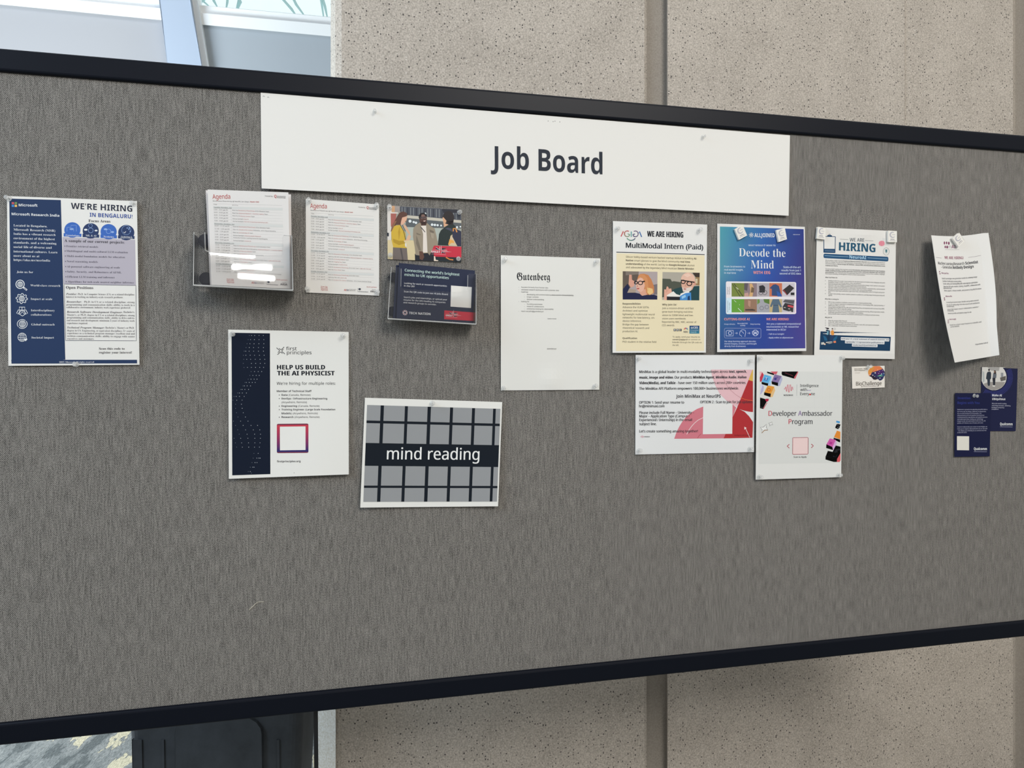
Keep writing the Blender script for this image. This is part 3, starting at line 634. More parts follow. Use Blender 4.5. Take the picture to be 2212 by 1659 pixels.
    for t, y in (('Scan for', 1395), ('NeurIPS', 1417), ('Agenda', 1440)): f.text('scan_note', t, 352, y, 450, font='sans', col=RED)
    f.text('partner_logos', [('AI', RED), ('SI', ink(70, 60, 100))], 683, 1447, 750, font='bold'); f.text('partner_logos', 'AI SECURITY', 758, 1433, 860, col=GRY); f.text('partner_logos', 'INSTITUTE', 758, 1450, 845, col=GRY)
    f.line('partner_logos', [(880, 1408), (880, 1465)], 2, GRY); f.disc('partner_logos', 908, 1424, 18, ink(70, 74, 86), 2, ry=15); f.text('partner_logos', 'UK Government', 888, 1464, 1030, font='bold', col=ink(58, 62, 76))
    f.text('partner_logos', 'Booth partners', 1010, 1398, 1152, font='sans', col=RED); f.text('partner_logos', 'Sponsor', 1085, 1432, 1140, col=GRY); f.text('partner_logos', 'ARIA', 1060, 1468, 1150, font='bold', col=ink(60, 60, 70))
f = Flyer('agenda_sheet', 'white agenda sheet pinned flat beside the acrylic holder, under the left half of the banner', 'printed sheet', AGQ, 0.0022, group='agenda sheets')
f.sheet(ink(224, 221, 216)); agenda(f); f.done()
Z1 = lambda x, y: (410 + x / 6.636, 390 + y / 6.636)
f = Flyer('agenda_sheet', 'agenda sheet at the back of the stack in the clear acrylic holder', 'printed sheet', [Z1(228, 140), Z1(1450, 200), Z1(1468, 1558), Z1(290, 1496)], 0.016, group='agenda sheets')
f.sheet(ink(222, 216, 214)); f.done()
f = Flyer('agenda_sheet', 'agenda sheet at the front of the stack in the clear acrylic holder', 'printed sheet', [Z1(253, 128), Z1(1413, 170), Z1(1440, 1553), Z1(308, 1496)], 0.024, ref=AGQ, group='agenda sheets')
f.sheet(ink(222, 219, 216)); agenda(f); f.done()

# ---------------------------------------------------------------- acrylic holders
def plate(b, pts, depth, th, zoomf):
    px = np.array([zoomf(*p) for p in pts]); dep = np.array(depth) if hasattr(depth, '__len__') else depth
    fr = P3(px, dep); b.prism(list(fr), [p - BN * th for p in fr])
def strip(b, pa, pb, da, db, r, zf): b.tube([P3(np.array([zf(*pa)]), da)[0], P3(np.array([zf(*pb)]), db)[0]], r, 8)
h1 = root('acrylic_holder', P3(np.array([Z1(760, 1500)]), 0.01)[0], 'large clear acrylic leaflet holder stuffed with agenda sheets, left of centre', 'leaflet holder', 'clear acrylic leaflet holders')
b = MB(); plate(b, [(150, 700), (1480, 790), (1478, 1520), (150, 1470)], 0.008, 0.002, Z1); b.build('back_panel', M_ACR, h1)
# front panel with a scooped top edge, bowed and leaning back a little
b = MB(); top = [(60, 730), (215, 742), (222, 1000), (300, 1032), (700, 1060), (1060, 1075), (1325, 1070), (1330, 820), (1345, 785), (1458, 790)]
bot = [(1478, 1575), (1060, 1548), (700, 1530), (300, 1512), (50, 1500)]
pts = top + bot; dep = [0.053 + 0.008 * (y - 730) / 840 for x, y in pts]
plate(b, pts, dep, 0.002, Z1); b.build('front_panel', M_ACR, h1)
def sidepl(b, p, q, zf, d0, d1, e0=None):
    v = [P3(np.array([zf(*p)]), d1)[0], P3(np.array([zf(*q)]), d1)[0]]; n = [x - BN * (d1 - d0) for x in v]
    fr = [v[0], v[1], n[1], n[0]]; sd = np.cross(v[1] - v[0], BN); sd = sd / np.linalg.norm(sd) * 0.002; b.prism(fr, [x + sd for x in fr])
b = MB(); sidepl(b, (60, 760), (50, 1500), Z1, 0.008, 0.060); b.build('side_panel', M_ACR, h1)
b = MB(); sidepl(b, (1458, 790), (1478, 1575), Z1, 0.008, 0.060); b.build('side_panel', M_ACR, h1)
b = MB(); sidepl(b, (50, 1500), (1478, 1575), Z1, 0.008, 0.062); b.build('base_panel', M_ACR, h1)
b = MB(); strip(b, (48, 1500), (1480, 1574), 0.062, 0.062, 0.0016, Z1); strip(b, (215, 742), (222, 1000), 0.052, 0.052, 0.0009, Z1)
strip(b, (60, 740), (50, 1498), 0.056, 0.062, 0.0009, Z1); strip(b, (1460, 790), (1478, 1570), 0.052, 0.062, 0.0009, Z1); strip(b, (1345, 785), (1458, 790), 0.052, 0.052, 0.0008, Z1)
strip(b, (300, 1032), (700, 1060), 0.0525, 0.0525, 0.0008, Z1); strip(b, (700, 1060), (1060, 1075), 0.0525, 0.0525, 0.0008, Z1); strip(b, (222, 1000), (300, 1032), 0.0525, 0.0525, 0.0008, Z1)
b.build('polished_edge', M_EDGE, h1)
for x, y in ((222, 862), (235, 1410), (1290, 900), (1290, 1440)):
    b = MB(); c = P3(np.array([Z1(x, y)]), 0.0061)[0]; b.tube([c - BN * 0.006, c + BN * 0.0], 0.0125, 20); b.build('fastener_dot', M_VELCRO, h1)

Z2 = lambda x, y: (820 + x / 10.055, 560 + y / 10.055)
CARD = ink(34, 42, 66)
f = Flyer('postcard', 'navy postcard hidden mostly behind the front one in the small acrylic holder', 'postcard', [Z2(355, 125), Z2(2010, 268), Z2(2000, 1388), Z2(292, 1276)], 0.014, group='navy postcards in the small holder', mat=M_GLOSS)
f.sheet(CARD); f.done()
f = Flyer('postcard', 'navy postcard about UK opportunities at the front of the small acrylic holder', 'postcard', [Z2(420, 80), Z2(2072, 245), Z2(2035, 1390), Z2(365, 1278)], 0.022, group='navy postcards in the small holder', mat=M_GLOSS)
f.sheet(CARD); f.zoom(820, 560, 10.055); MINT = ink(198, 222, 216)
f.text('heading', "Connecting the world's brightest", 545, 262, 1733, 360, 'sans', MINT, wt=0.03); f.text('heading', 'minds to UK opportunities', 540, 358, 1500, 432, 'sans', MINT, wt=0.03)
for t, x, y, x1, y1 in (('Looking for work or research opportunities', 533, 533, 1460, 598), ('in the UK?', 530, 592, 760, 608), ('Scan the QR code to join our AI Jobs Board', 528, 715, 1480, 780), ('Search jobs and internships, or upload your', 525, 838, 1465, 895), ("resume for the UK's leading AI companies", 520, 896, 1430, 955), ('and research groups to consider.', 515, 953, 1235, 1002)):
    f.text('body_text', t, x, y, x1, y1, 'sans', INKW, wt=0.02)
for k in range(12):
    a = R_(30 * k + 10); f.line('logo', [(553 + 22 * math.cos(a), 1160 + 22 * math.sin(a)), (553 + 60 * math.cos(a), 1160 + 60 * math.sin(a))], 11, ink(226, 176, 176) if k % 2 else INKW, 2)
f.text('logo', 'TECH NATION', 640, 1190, 1105, 1214, 'bold', INKW)
f.quad4('white_code_tile', [(1552, 570), (2003, 605), (1985, 1060), (1540, 1028)], ink(228, 226, 220), 1, 2)
def great(f, q, o, k, bar, red):
    f.quad4('red_flag_box', q, red, 1.6, 2); dk = ink(58, 34, 52)
    g = lambda pts: [(o[0] + x * k, o[1] + y * k) for x, y in pts]
    f.text('red_flag_box', 'GREAT', *g([(40, 157)])[0], *g([(232, 172)])[0], 'bold', INKW, 2.6)
    W = INKW
    for c, p in ((dk, [(140, 48), (225, 92), (225, 108), (190, 106), (140, 80)]), (dk, [(280, 60), (362, 62), (362, 75), (290, 108), (262, 108)]), (dk, [(270, 136), (300, 138), (362, 172), (358, 182), (300, 170), (268, 180)]),
                 (W, [(138, 46), (152, 48), (228, 92), (228, 100), (214, 98)]), (W, [(270, 96), (362, 62), (364, 76), (280, 108), (262, 108)]), (W, [(262, 134), (280, 134), (360, 172), (358, 182), (345, 180)]),
                 (W, [(-5, 80), (225, 104), (225, 112), (150, 100)]), (W, [(258, 108), (380, 104), (390, 112), (258, 114)]), (W, [(258, 134), (370, 134), (490, 148), (360, 142), (258, 142)]),
                 (W, [(224, 30), (232, 30), (234, 112), (224, 112)]), (W, [(260, -25), (266, 112), (256, 112), (256, 40)]), (W, [(258, 136), (266, 136), (266, 180), (258, 180)])): f.poly('red_flag_box', g(p), c, 2.2)
    f.line('red_flag_box', g([(48, 188), (362, 206)]), 7 * k, ink(226, 150, 158), 2.2)
great(f, [(1405, 1110), (2045, 1155), (2035, 1340), (1402, 1303)], (1405, 1112), 0.78, 0, ink(196, 48, 66)); f.done()

h2 = root('acrylic_holder', P3(np.array([Z2(1140, 1330)]), 0.01)[0], 'small clear acrylic holder with navy postcards under the photo postcard', 'leaflet holder', 'clear acrylic leaflet holders')
b = MB(); plate(b, [(300, 240), (2085, 380), (2080, 1390), (230, 1280)], 0.007, 0.002, Z2); b.build('back_panel', M_ACR, h2)
b = MB(); pts = [(255, 165), (430, 172), (468, 205), (462, 590), (500, 632), (1540, 715), (1890, 700), (1910, 660), (1915, 345), (1945, 310), (2095, 318), (2095, 1418), (1100, 1352), (180, 1300)]
plate(b, pts, [0.037 + 0.007 * (y - 165) / 1250 for x, y in pts], 0.002, Z2); b.build('front_panel', M_ACR, h2)
b = MB(); sidepl(b, (255, 175), (180, 1300), Z2, 0.007, 0.042); b.build('side_panel', M_ACR, h2)
b = MB(); sidepl(b, (2095, 320), (2095, 1418), Z2, 0.007, 0.042); b.build('side_panel', M_ACR, h2)
b = MB(); sidepl(b, (180, 1300), (2095, 1418), Z2, 0.007, 0.044); b.build('base_panel', M_ACR, h2)
b = MB(); strip(b, (180, 1292), (1100, 1348), 0.044, 0.044, 0.0013, Z2); strip(b, (1100, 1348), (2095, 1412), 0.044, 0.044, 0.0013, Z2); strip(b, (255, 170), (180, 1295), 0.036, 0.044, 0.0007, Z2); strip(b, (2095, 322), (2095, 1410), 0.036, 0.044, 0.0008, Z2)
strip(b, (1915, 345), (1910, 660), 0.0365, 0.0385, 0.0005, Z2); strip(b, (468, 205), (462, 590), 0.0365, 0.0385, 0.0004, Z2); b.build('polished_edge', M_EDGE, h2)
for x, y in ((300, 390), (275, 1130)):
    b = MB(); c = P3(np.array([Z2(x, y)]), 0.0055)[0]; b.tube([c - BN * 0.005, c], 0.0095, 20); b.build('fastener_dot', M_VELCRO, h2)

# ---------------------------------------------------------------- photo postcard
f = Flyer('photo_postcard', 'glossy postcard photo of three people talking, pinned above the small acrylic holder', 'postcard', [(836.1, 443.9), (996.5, 452.9), (996.8, 566.7), (837.1, 559.8)], 0.002, mat=M_GLOSS)
f.sheet(ink(200, 196, 188)); f.zoom(820, 430, 10.055)
def pl(c, *p, l=1.5, part='photo'): f.poly(part, p, ink(*c), l)
f.quad4('photo', [(164, 142), (1773, 231), (1776, 1373), (174, 1304)], ink(158, 160, 150), 1, 4)
pl((74, 78, 88), (440, 158), (1773, 231), (1775, 465), (600, 355), (440, 270)); 
for x in range(480, 1760, 62): pl((132, 136, 138) if (x // 62) % 3 else (40, 44, 52), (x, 175 + (x - 480) * 0.06), (x + 16, 176 + (x - 480) * 0.06), (x + 16, 330 + (x - 480) * 0.09), (x, 330 + (x - 480) * 0.09), l=1.7)
pl((40, 42, 52), (1360, 212), (1773, 233), (1773, 300), (1380, 300), l=1.75)
pl((196, 190, 176), (600, 350), (1775, 462), (1775, 520), (600, 410), l=1.8)
pl((88, 94, 98), (580, 415), (1775, 525), (1775, 640), (560, 605), l=1.7)
pl((172, 180, 172), (560, 605), (1350, 640), (1300, 905), (590, 890), l=1.7)
pl((212, 196, 156), (172, 890), (700, 895), (1030, 920), (1180, 1345), (174, 1304), l=1.75)
pl((214, 208, 202), (164, 142), (262, 147), (250, 890), (171, 890), l=1.8); pl((206, 160, 122), (262, 147), (330, 151), (330, 285), (262, 280), l=1.8)
pl((166, 96, 88), (240, 310), (365, 312), (335, 600), (245, 600), l=1.85); pl((226, 218, 210), (242, 285), (400, 290), (400, 315), (242, 312), l=1.9); pl((160, 150, 145), (330, 151), (440, 158), (440, 280), (330, 285), l=1.8)
for x, y, r in ((660, 480, 32), (740, 500, 24), (790, 515, 26), (1140, 556, 28), (1200, 562, 26), (1260, 568, 24), (1335, 575, 20), (1680, 612, 24), (1755, 600, 18), (995, 315, 20)): f.disc('photo', x, y, r, ink(222, 228, 230), 2)
pl((30, 36, 52), (165, 730), (200, 735), (200, 810), (170, 810), l=2)
# woman on the left
pl((112, 102, 98), (290, 1045), (592, 1060), (614, 1330), (284, 1309), l=2.2); pl((84, 78, 78), (440, 1070), (480, 1070), (520, 1325), (490, 1324), l=2.3)
pl((204, 170, 62), (330, 575), (440, 562), (490, 630), (560, 740), (566, 880), (520, 915), (585, 1066), (298, 1050), (262, 900), (252, 730), (285, 620), l=2.3)
pl((176, 142, 44), (290, 860), (420, 905), (520, 905), (560, 960), (420, 1000), (300, 940), l=2.4); pl((182, 146, 48), (430, 600), (450, 720), (420, 900), (400, 720), l=2.4)
pl((214, 170, 140), (522, 545), (572, 575), (668, 745), (640, 775), (590, 700), (530, 610), l=2.4); pl((216, 174, 144), (520, 910), (650, 895), (682, 810), (650, 765), (606, 800), (592, 862), (556, 892), l=2.5)
pl((220, 172, 146), (450, 400), (560, 385), (600, 370), (592, 430), (574, 480), (548, 512), (520, 545), (470, 575), (455, 480), l=2.4)
pl((92, 62, 54), (405, 335), (440, 290), (520, 268), (592, 305), (604, 355), (560, 378), (490, 402), (468, 480), (452, 560), (370, 560), (300, 602), (262, 700), (240, 705), (268, 585), (330, 470), (372, 390), l=2.6)
pl((138, 98, 74), (330, 480), (372, 470), (320, 580), (268, 690), (244, 700), (272, 585), l=2.7)
f.line('photo', [(448, 560), (520, 690), (566, 890)], 11, ink(40, 40, 44), 2.6); pl((222, 220, 216), (553, 960), (582, 962), (582, 1036), (555, 1034), l=2.7)
f.line('photo', [(490, 560), (560, 700)], 10, ink(40, 40, 44), 2.7); pl((150, 104, 84), (560, 470), (582, 480), (572, 496), (552, 494), l=2.7)
# man in the middle
pl((30, 34, 44), (765, 1190), (860, 1180), (1180, 1160), (1180, 1346), (770, 1331), l=2.1)
pl((148, 136, 118), (730, 640), (790, 565), (860, 515), (1030, 520), (1100, 580), (1195, 640), (1235, 800), (1268, 1000), (1180, 1015), (1085, 1225), (1040, 1160), (940, 1165), (900, 1230), (780, 1212), (765, 1060), (725, 820), l=2.2)
pl((120, 110, 96), (800, 780), (860, 960), (900, 1120), (850, 1110), (790, 960), l=2.3); pl((112, 102, 90), (1085, 660), (1180, 700), (1170, 860), (1120, 850), (1095, 760), l=2.25); pl((160, 148, 130), (1095, 720), (1180, 745), (1175, 860), (1125, 850), l=2.3); pl((118, 108, 94), (800, 730), (895, 770), (890, 790), (800, 765), l=2.35)
pl((224, 214, 204), (900, 580), (1010, 575), (1025, 840), (1040, 1160), (940, 1160), (945, 760), l=2.4); pl((60, 58, 60), (880, 605), (910, 610), (995, 715), (985, 725), l=2.6)
pl((70, 46, 42), (890, 500), (1030, 500), (1005, 575), (905, 575), l=2.5); f.disc('photo', 945, 432, 84, ink(84, 58, 52), 2.6, ry=128)
f.disc('photo', 938, 372, 86, ink(30, 28, 32), 2.7, ry=74, a0=180, a1=360); f.disc('photo', 872, 390, 22, ink(30, 28, 32), 2.7, ry=46)
f.disc('photo', 945, 358, 40, ink(122, 92, 84), 2.8, ry=26); f.line('photo', [(880, 402), (1015, 395)], 8, ink(40, 36, 40), 2.9); f.ring('photo', 915, 405, 26, 5, ink(130, 124, 128), 2.9, ry=18); f.ring('photo', 985, 402, 26, 5, ink(130, 124, 128), 2.9, ry=18)
pl((206, 180, 172), (950, 470), (1005, 462), (985, 488), (958, 488), l=2.9); pl((52, 34, 32), (890, 490), (1010, 500), (990, 545), (920, 548), l=2.75)
pl((98, 68, 58), (860, 1130), (940, 1140), (970, 1262), (930, 1330), (870, 1302), l=2.6)
# man on the right
pl((214, 166, 132), (1368, 420), (1440, 420), (1490, 560), (1400, 612), (1384, 500), l=2.3); f.disc('photo', 1495, 405, 124, ink(42, 36, 38), 2.5, ry=146); pl((42, 36, 38), (1470, 480), (1610, 470), (1590, 560), (1500, 560), l=2.5); pl((214, 166, 132), (1366, 400), (1388, 395), (1450, 470), (1440, 520), (1384, 500), l=2.6)
pl((34, 46, 46), (1400, 625), (1480, 570), (1600, 545), (1660, 600), (1640, 800), (1560, 1015), (1265, 1003), (1290, 760), (1330, 680), l=2.4); pl((208, 188, 156), (1540, 800), (1600, 750), (1700, 1020), (1500, 1012), l=2.5)
pl((46, 48, 70), (1580, 690), (1640, 640), (1772, 700), (1774, 1025), (1690, 1025), (1580, 820), l=2.6); pl((70, 72, 92), (1480, 620), (1560, 640), (1590, 720), (1540, 690), (1420, 640), l=2.55)
f.line('photo', [(1600, 700), (1600, 640), (1650, 640), (1680, 720)], 24, ink(224, 150, 78), 2.8); pl((226, 166, 84), (1520, 870), (1610, 905), (1622, 960), (1560, 950), (1500, 1005), (1490, 980), l=2.8)
pl((28, 38, 44), (1200, 1250), (1775, 1270), (1777, 1372), (1185, 1345), l=2.2); pl((232, 214, 196), (1180, 1240), (1205, 1242), (1220, 1320), (1275, 1330), (1270, 1348), (1180, 1343), l=2.3); f.line('photo', [(1440, 1265), (1520, 1310), (1600, 1320)], 24, ink(218, 134, 66), 2.4)
great(f, [(1080, 1005), (1778, 1035), (1775, 1270), (1080, 1245)], (1080, 1003), 1.0, 0, ink(196, 46, 66))
f.done({'photo': ['red_flag_box']})

# ---------------------------------------------------------------- physicist flyer
f = Flyer('job_flyer', 'white flyer with a dark dotted panel seeking an AI physicist, below the acrylic holder', 'flyer', [(492.9, 711.9), (753.2, 717), (753.4, 1024.8), (494.2, 1034.3)], 0.002,
          dfn=lambda s, t: 0.008 * t ** 2 + 0.0015 * np.sin(7 * s + 3 * t) * t)
f.sheet(ink(224, 223, 218)); f.zoom(480, 700, 7.373); D = 1179.7; DK = ink(20, 24, 34)
f.quad4('dark_panel', [(148, 138), (760, 148), (767, 1210 + D), (160, 1230 + D)], ink(20, 28, 44), 1)
rows = {182: (433, 467, 517, 587, 655), 248: (413, 452, 513, 587, 663), 313: (395, 441, 507, 585, 663), 375: (380, 432, 498, 578, 657), 433: (350, 375, 430, 500, 578, 657), 497: (338, 378, 445, 515, 592, 667), 562: (343, 390, 453, 527, 602, 677), 627: (335, 465, 534, 607, 678), 690: (347, 403, 465, 531, 597, 660), 757: (460, 515, 573, 629), 818: (440, 488, 541, 590),
        878: (413, 459, 509, 555), 930: (363, 385, 431, 479, 525), 985: (333, 355, 397, 451), 1042: (295, 317, 361, 419), 1098: (248, 275, 320, 386), 1153: (188, 223, 276, 350), 1213: (170, 232, 316), 97 + D: (213, 307), 163 + D: (213, 318), 233 + D: (228, 336), 300 + D: (252, 370), 367 + D: (180, 292, 411), 435 + D: (212, 334, 459, 563), 505 + D: (246, 372, 495, 598),
        575 + D: (271, 396, 515, 610), 640 + D: (188, 293, 409, 519, 609), 712 + D: (210, 309, 418, 519, 602), 780 + D: (230, 320, 422, 514, 592), 880 + D: (505, 573), 955 + D: (492, 552, 585, 605), 1027 + D: (475, 522, 555), 1100 + D: (448, 487, 508), 1170 + D: (415, 447), 1195 + D: (465,)}
for y, xs in rows.items():
    for i, x in enumerate(xs): f.disc('dark_panel', x, y, 5.0, ink(200, 206, 214) if i else ink(120, 128, 140), 2, seg=7)
for q in ([(865, 378), (905, 412), (914, 426), (906, 440), (885, 452)], [(985, 365), (950, 402), (930, 408), (905, 386)], [(880, 487), (922, 449), (940, 448), (958, 468)], [(998, 475), (955, 440), (948, 424), (975, 402)]): f.line('logo', q, 9, INKD, 2)
f.text('logo', 'first', 1018, 418, 1188, 418, 'sans', INKD, h=78); f.text('logo', 'principles', 1030, 481, 1422, 481, 'sans', INKD, h=78)
f.text('heading', 'HELP US BUILD', 873, 722, 1635, 722, 'bold', DK, wt=0.035, h=98); f.text('heading', 'THE AI PHYSICIST', 875, 817, 1787, 817, 'bold', DK, wt=0.035, h=98)
f.text('role_list', "We're hiring for multiple roles:", 868, 968, 1805, 966, 'sans', ink(56, 58, 66)); f.text('role_list', 'Member of Technical Staff', 868, 1083, 1423, 1082, 'bold', ink(56, 58, 66))
for segs, y, x1, bul in ((['Data ', '(Canada, Remote)'], 1143, 1407, 1), (['DevOps / Infrastructure Engineering', ''], 1200, 1672, 1), (['', '(Anywhere, Remote)'], 80 + D, 1350, 0), (['Engineering ', '(Canada, Remote)'], 140 + D, 1550, 1), (['Training Engineer (Large Scale Foundation', ''], 196 + D, 1800, 1), (['Models) ', '(Anywhere, Remote)'], 257 + D, 1523, 0), (['Research ', '(Anywhere, Remote)'], 316 + D, 1550, 1)):
    f.text('role_list', [(t, ink(70, 72, 78), fo) for t, fo in zip(segs, ('bold', 'sans')) if t], 945, y, x1, y - (2 if y > 1200 else 0))
    if bul: f.disc('role_list', 910, y - 12, 7, INKD, 2, seg=10)
f.rrect('code_frame', [(870, 410 + D), (1373, 405 + D), (1373, 872 + D), (870, 876 + D)], 26, ink(112, 52, 74), 1)
f.quad4('code_frame', [(871, 430 + D), (1373, 425 + D), (1373, 853 + D), (871, 856 + D)], None, 1.3, 12, lambda s, t: tuple((1 - t) * a + t * b for a, b in zip(ink(196, 62, 76), ink(28, 46, 104))))
f.quad4('code_frame', [(918, 455 + D), (1327, 450 + D), (1327, 826 + D), (920, 832 + D)], ink(226, 225, 220), 2, 2)
f.text('web_address', 'firstprinciples.org', 872, 1022 + D, 1247, 1019 + D, 'bold', ink(60, 62, 70)); f.disc('sheet', 1145, 1190 + D, 5, ink(60, 56, 50), 1, seg=8)
f.done()

# ---------------------------------------------------------------- mind reading poster
f = Flyer('job_flyer', 'landscape black and white poster reading mind reading, lowest sheet on the board', 'flyer', [(788.3, 859.1), (1084.9, 868.5), (1075.9, 1093.7), (778.1, 1096.5)], 0.002,
          dfn=lambda s, t: 0.006 * (2 * s - 1) ** 2 * (0.3 + 0.7 * t) + 0.003 * t)
f.sheet(ink(226, 225, 220)); f.zoom(770, 850, 6.382); BQ = [(147, 158), (1985, 212), (1937, 1490), (95, 1494)]
f.quad4('black_field', BQ, ink(24, 30, 38), 1); HB = homog(UNIT, BQ)
for t0, t1 in ((0, 0.160), (0.187, 0.392), (0.628, 0.832), (0.856, 1.0)):
    for s0, s1 in ((0, 0.098), (0.122, 0.275), (0.297, 0.443), (0.468, 0.612), (0.635, 0.780), (0.803, 0.943), (0.964, 1.0)):
        f.quad4('upper_tiles' if t0 < 0.5 else 'lower_tiles', [tuple(hap(HB, np.array(p))) for p in ((s0, t0), (s1, t0), (s1, t1), (s0, t1))], ink(146, 148, 150), 2, 1)
f.text('lettering', 'mind reading', 418, 908, 1690, 914, 'sans', ink(232, 232, 230), h=228, wt=0.018); f.done({'black_field': ['upper_tiles', 'lower_tiles', 'lettering']})

# ---------------------------------------------------------------- blackletter sheet
f = Flyer('job_flyer', 'plain white sheet headed in blackletter lettering, below the middle of the banner', 'flyer', [(1081.9, 551.2), (1296.8, 558.2), (1294.6, 841.7), (1081.9, 843.5)], 0.0025,
          dfn=lambda s, t: 0.004 * np.sin(3.14 * t) * (0.6 + 0.4 * np.cos(4 * s)) + 0.0025 * np.exp(-((s - .5) ** 2 / .01 + (t - .93) ** 2 / .006)))
f.sheet(ink(224, 223, 218)); f.zoom(1070, 540, 9.217); D = 1290.4
f.text('heading', 'Gutenberg', 430, 600, 1090, 606, 'fraktur', ink(38, 40, 46), h=205)
for t, x, y, x1 in (('founders formerly from frontier labs', 515, 752, 1050), ('validated research techniques with customer data', 515, 800, 1265), ('roadmap', 515, 846, 652), ([('developing and commercializing ',), ('data-centric interpretability', None, 'bold')], 628, 897, 1558), ('longer contexts', 628, 945, 860), ('dataset understanding', 628, 993, 967), ('looking for', 515, 1036, 675),
                ('founding teammates', 628, 1088, 938), ('research collaborators', 628, 1135, 967), ('enterprises looking for observability', 628, 1182, 1160), ('reach out john@gutenberg.ai', 515, 1230, 957)):
    f.text('body_text', t, x, y, x1, font='sans', col=ink(70, 70, 74)); f.line('body_text', [(x - 53, y - 8), (x - 44, y - 8)], 4, ink(110, 110, 112), 2)
f.text('code_caption', 'Learn more', 1042, 87 + D, 1213, font='sans', col=ink(78, 78, 82)); f.text('web_address', 'gutenberg.ai', 1030, 683 + D, 1215, font='sans', col=ink(110, 104, 104)); f.line('web_address', [(1030, 690 + D), (1215, 690 + D)], 2, ink(110, 104, 104), 2)
f.done()

# ---------------------------------------------------------------- cream intern flyer
f = Flyer('job_flyer', 'cream-panelled intern flyer with two portrait photos, left of the blue poster', 'flyer', [(1324, 477.5), (1527.5, 485.1), (1524.7, 761.7), (1323.2, 762.1)], 0.002,
          dfn=lambda s, t: 0.004 * t * t + 0.0015 * (1 + np.sin(5 * s)))
f.sheet(ink(226, 225, 222)); f.zoom(1310, 470, 9.617); D = 1442.5
rd, gn, nv, bl = ink(192, 68, 76), ink(98, 158, 128), ink(62, 60, 104), ink(56, 104, 164)
f.line('logo', [(303, 392), (350, 285), (385, 345)], 20, rd, 2)
arc = [(432 + 58 * math.cos(R_(a)), 336 + 60 * math.sin(R_(a))) for a in range(-55, -361, -18)]
f.line('logo', arc + [(440, 336)], 17, [tuple((1 - k / len(arc)) * p + k / len(arc) * q for p, q in zip(rd, gn)) for k in range(len(arc) + 1)], 2.2)
f.line('logo', [(516, 288), (516, 400)], 20, ink(98, 160, 160), 2)
arc = [(602 + 58 * math.cos(R_(a)), 338 + 60 * math.sin(R_(a))) for a in range(235, 541, 18)]
f.line('logo', arc + [(592, 338)], 17, [tuple((1 - k / len(arc)) * p + k / len(arc) * q for p, q in zip(ink(120, 100, 130), nv)) for k in range(len(arc) + 1)], 2.2)
f.line('logo', [(655, 340), (686, 290), (732, 402)], 20, bl, 2)
f.line('logo', [(425, 428), (455, 456), (485, 470), (515, 474), (548, 468), (575, 455), (598, 430)], 18, [tuple((1 - k / 6) * p + k / 6 * q for p, q in zip(gn, nv)) for k in range(7)], 2)
f.text('heading', 'WE ARE HIRING', 845, 392, 1590, 415, 'bold', ink(38, 40, 48), h=160, wt=0.06)
f.text('job_title', 'MultiModal Intern (Paid)', 404, 625, 2005, 664, 'sans', ink(38, 42, 50), h=145, wt=0.055)
f.line('job_title', [(205, 718), (2040, 768)], 14, ink(44, 46, 52), 2)
f.quad4('cream_panel', [(208, 740), (2038, 785), (2028, 1325 + D), (200, 1330 + D)], ink(229, 217, 184), 1)
T = ink(88, 82, 70); Bk = ink(70, 64, 56)
for seg, y, x1 in (([('Silicon Valley-based venture backed startup AGIGA is building ',), ('AI-', Bk, 'bold')], 832, 1880), ([('Native', Bk, 'bold'), (' smart glasses to give the blind community ',), ('real time', Bk, 'bold')], 905, 1738), ([('understanding', Bk, 'bold'), (' of the world. Led by ex-',), ('Google/Amazon', Bk, 'bold'), (' alumni',)], 978, 1825), ([('and advocated by the legendary blind musician ',), ('Stevie Wonder.', Bk, 'bold')], 1050, 1825)):
    f.text('cream_panel', seg, 405, y, x1, font='sans', col=T, wt=0.015)
for t, x, y, x1, b_ in (('Responsibilities', 337, 365, 710, 1), ('Advance the VLM SOTA;', 335, 437, 885, 0), ('Architect and optimize', 335, 510, 855, 0), ('lightweight multimodal neural', 335, 583, 1000, 0), ('networks for low-latency, on-', 335, 653, 1003, 0), ('device inference;', 337, 723, 722, 0), ('Bridge the gap between', 337, 795, 875, 0), ('theoretical research and', 337, 867, 887, 0), ('production AI.', 337, 937, 652, 0), ('Qualification', 335, 1080, 635, 1), ('PhD student in the relative field', 333, 1155, 1035, 0),
                    ('Why Join Us?', 1158, 383, 1462, 1), ('Join a mission-driven and fast', 1157, 458, 1810, 0), ('grow team bringing real-time', 1157, 530, 1788, 0), ('vision to 330M blind and low-', 1157, 602, 1805, 0), ('vision users worldwide.', 1157, 672, 1655, 0), ('Reported by BBC, NBC, winner of', 1155, 742, 1868, 0), ('CES awards', 1155, 812, 1410, 0), ('To apply, send your resume to', 1373, 1050, 1940, 0), ('linkedin through the QR code on', 1370, 1163, 1977, 0), ('the left.', 1370, 1222, 1505, 0)):
    f.text('cream_panel', t, x, y + D, x1, y + D + (x1 - x) * 0.006, 'bold' if b_ else 'sans', Bk if b_ else T, wt=0 if b_ else 0.015)
f.text('cream_panel', [('career@agiga.ai', Bk, 'bold'), (' or connect on', T, 'sans')], 1373, 1105 + D, 1950, 1107 + D)
for i, x in enumerate((1397, 1455, 1515)):
    f.quad4('broadcaster_logo', [(x, 868 + D), (x + 47, 868 + D), (x + 47, 918 + D), (x, 918 + D)], ink(44, 44, 48), 2, 1); f.text('broadcaster_logo', 'BBC'[i], x + 12, 908 + D, x + 36, 908 + D, 'bold', INKW, 3)
